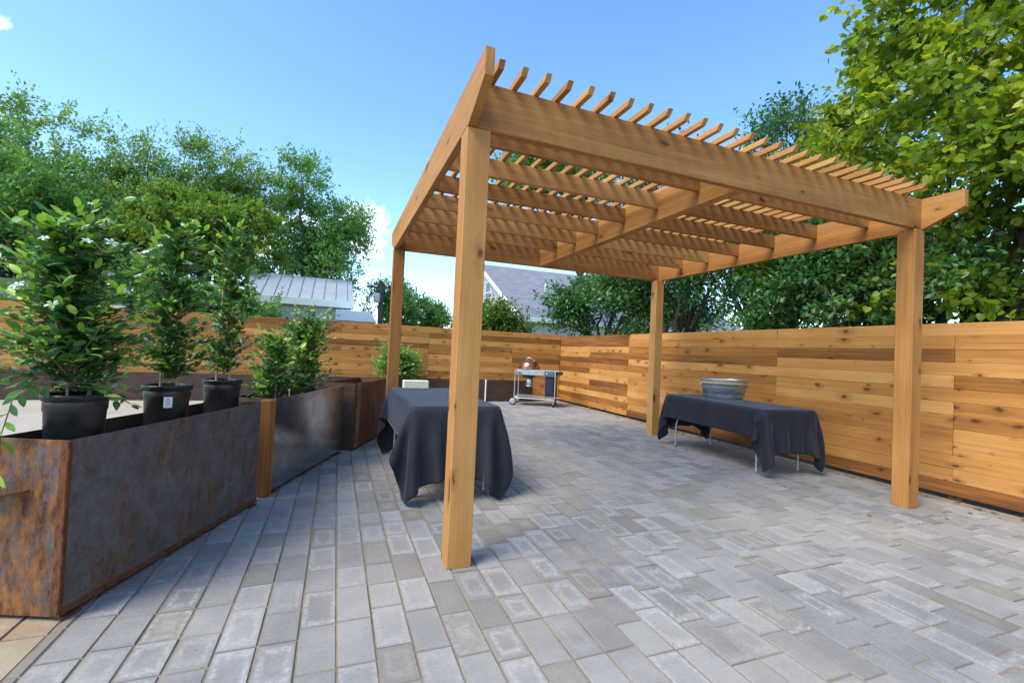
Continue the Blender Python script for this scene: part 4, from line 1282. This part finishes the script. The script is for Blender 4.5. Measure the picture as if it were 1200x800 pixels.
tree('hedge_tree', 'dark bushy tree behind the draped table and right fence', (8.6, 7.2, 0), blob_lobes((8.8, 7.0, 3.4), (1.4, 1.7, 2.2), 26, .75, 111, 1.3), 311, 'leaf_dark', .12, T_DIAMOND, (.6, 6, 12), 13, .06, (0, 0, .1), .2, .15, GR)
tree('hedge_tree', 'slender dark tree with upright tips beside the yellow-green tree', (9.9, 8.4, 0), blob_lobes((9.9, 8.2, 4.6), (1.4, 1.5, 3.0), 22, .75, 112, 1.4), 312, 'leaf_dark', .12, T_DIAMOND, (.8, 6, 12), 11, .0, (0, 0, .7), .5, .15, GR)
tree('hedge_tree', 'low dark bushy tree filling the gap under the yellow-green tree above the right fence', (8.0, 5.0, 0), blob_lobes((8.1, 4.9, 2.5), (.9, 1.3, 1.1), 20, .6, 118, 1.3), 318, 'leaf_dark', .11, T_DIAMOND, (.5, 6, 12), 12, .08, (0, 0, .1), .2, .09, GR)
tree('tall_tree', 'tall leafy tree seen through the pergola slats, in front of the white-sided house', (9.9, 16.4, 0), blob_lobes((8.2, 16.3, 8.5), (2.9, 1.5, 1.4), 26, .8, 120, 7.0), 320, 'leaf_elm', .14, T_DIAMOND, (.7, 6, 12), 12, .05, (0, 0, .1), .2, .17, GR, fork=.75)
tree('fresh_shrub', 'feathery fresh green shrub behind the back fence in front of the white house', (5.1, 14.2, 0), blob_lobes((4.9, 14.2, 2.0), (.8, .5, .7), 9, .45, 113, 1.2), 313, 'leaf_bamboo', .13, T_DIAMOND, (.5, 6, 12), 10, .1, (0, 0, .5), .5, .05, twig_w=.004)
# redbud: heart-shaped leaves close behind the right fence
def redbud():
    base = (9.0, 4.2, 0)
    lob = []
    g = np.random.default_rng(114)
    for k in range(84):
        v = g.normal(size=3); v /= np.linalg.norm(v)
        r = g.random()**.45
        c = np.array([8.9, 3.4, 4.6])+v*np.array([1.9, 3.3, 3.8])*r
        if c[2] < 1.5: c[2] = 1.5+g.random()*.6
        s = .62*(.7+.6*g.random())
        lob.append((tuple(c), (s, s, s*.8)))
    return tree('redbud_tree', 'large yellow-green tree with heart-shaped leaves overhanging the fence at right', base, lob, 314, 'leaf_redbud', .105, T_HEART, (.55, 5, 10), 10, .10, (-.15, -.1, 0), .05, .13, None, .55, .42, .007)
redbud()

# ------------------------------------------------------------------ litter along the fence
g = np.random.default_rng(5)
n = 160
P = np.stack([np.where(g.random(n) < .75, 6.12-np.abs(g.normal(size=n))*.08, 4.6+g.random(n)*1.5), 1.2+g.random(n)*10.5, np.full(n, .006)], -1)
lv = leaves('leaf_litter', P, g.normal(size=(n, 3))*np.array([1, 1, .12]), g.normal(size=(n, 3))*.25+np.array([0, 0, 1]), .03+.035*g.random(n), T_ELL, simple('dry leaf', (.10, .065, .035), .9, 0, .4, 20), None, g.random(n))
tag(lv, 'dry leaves scattered on the pavers along the right fence', 'leaf litter', None, 'stuff')
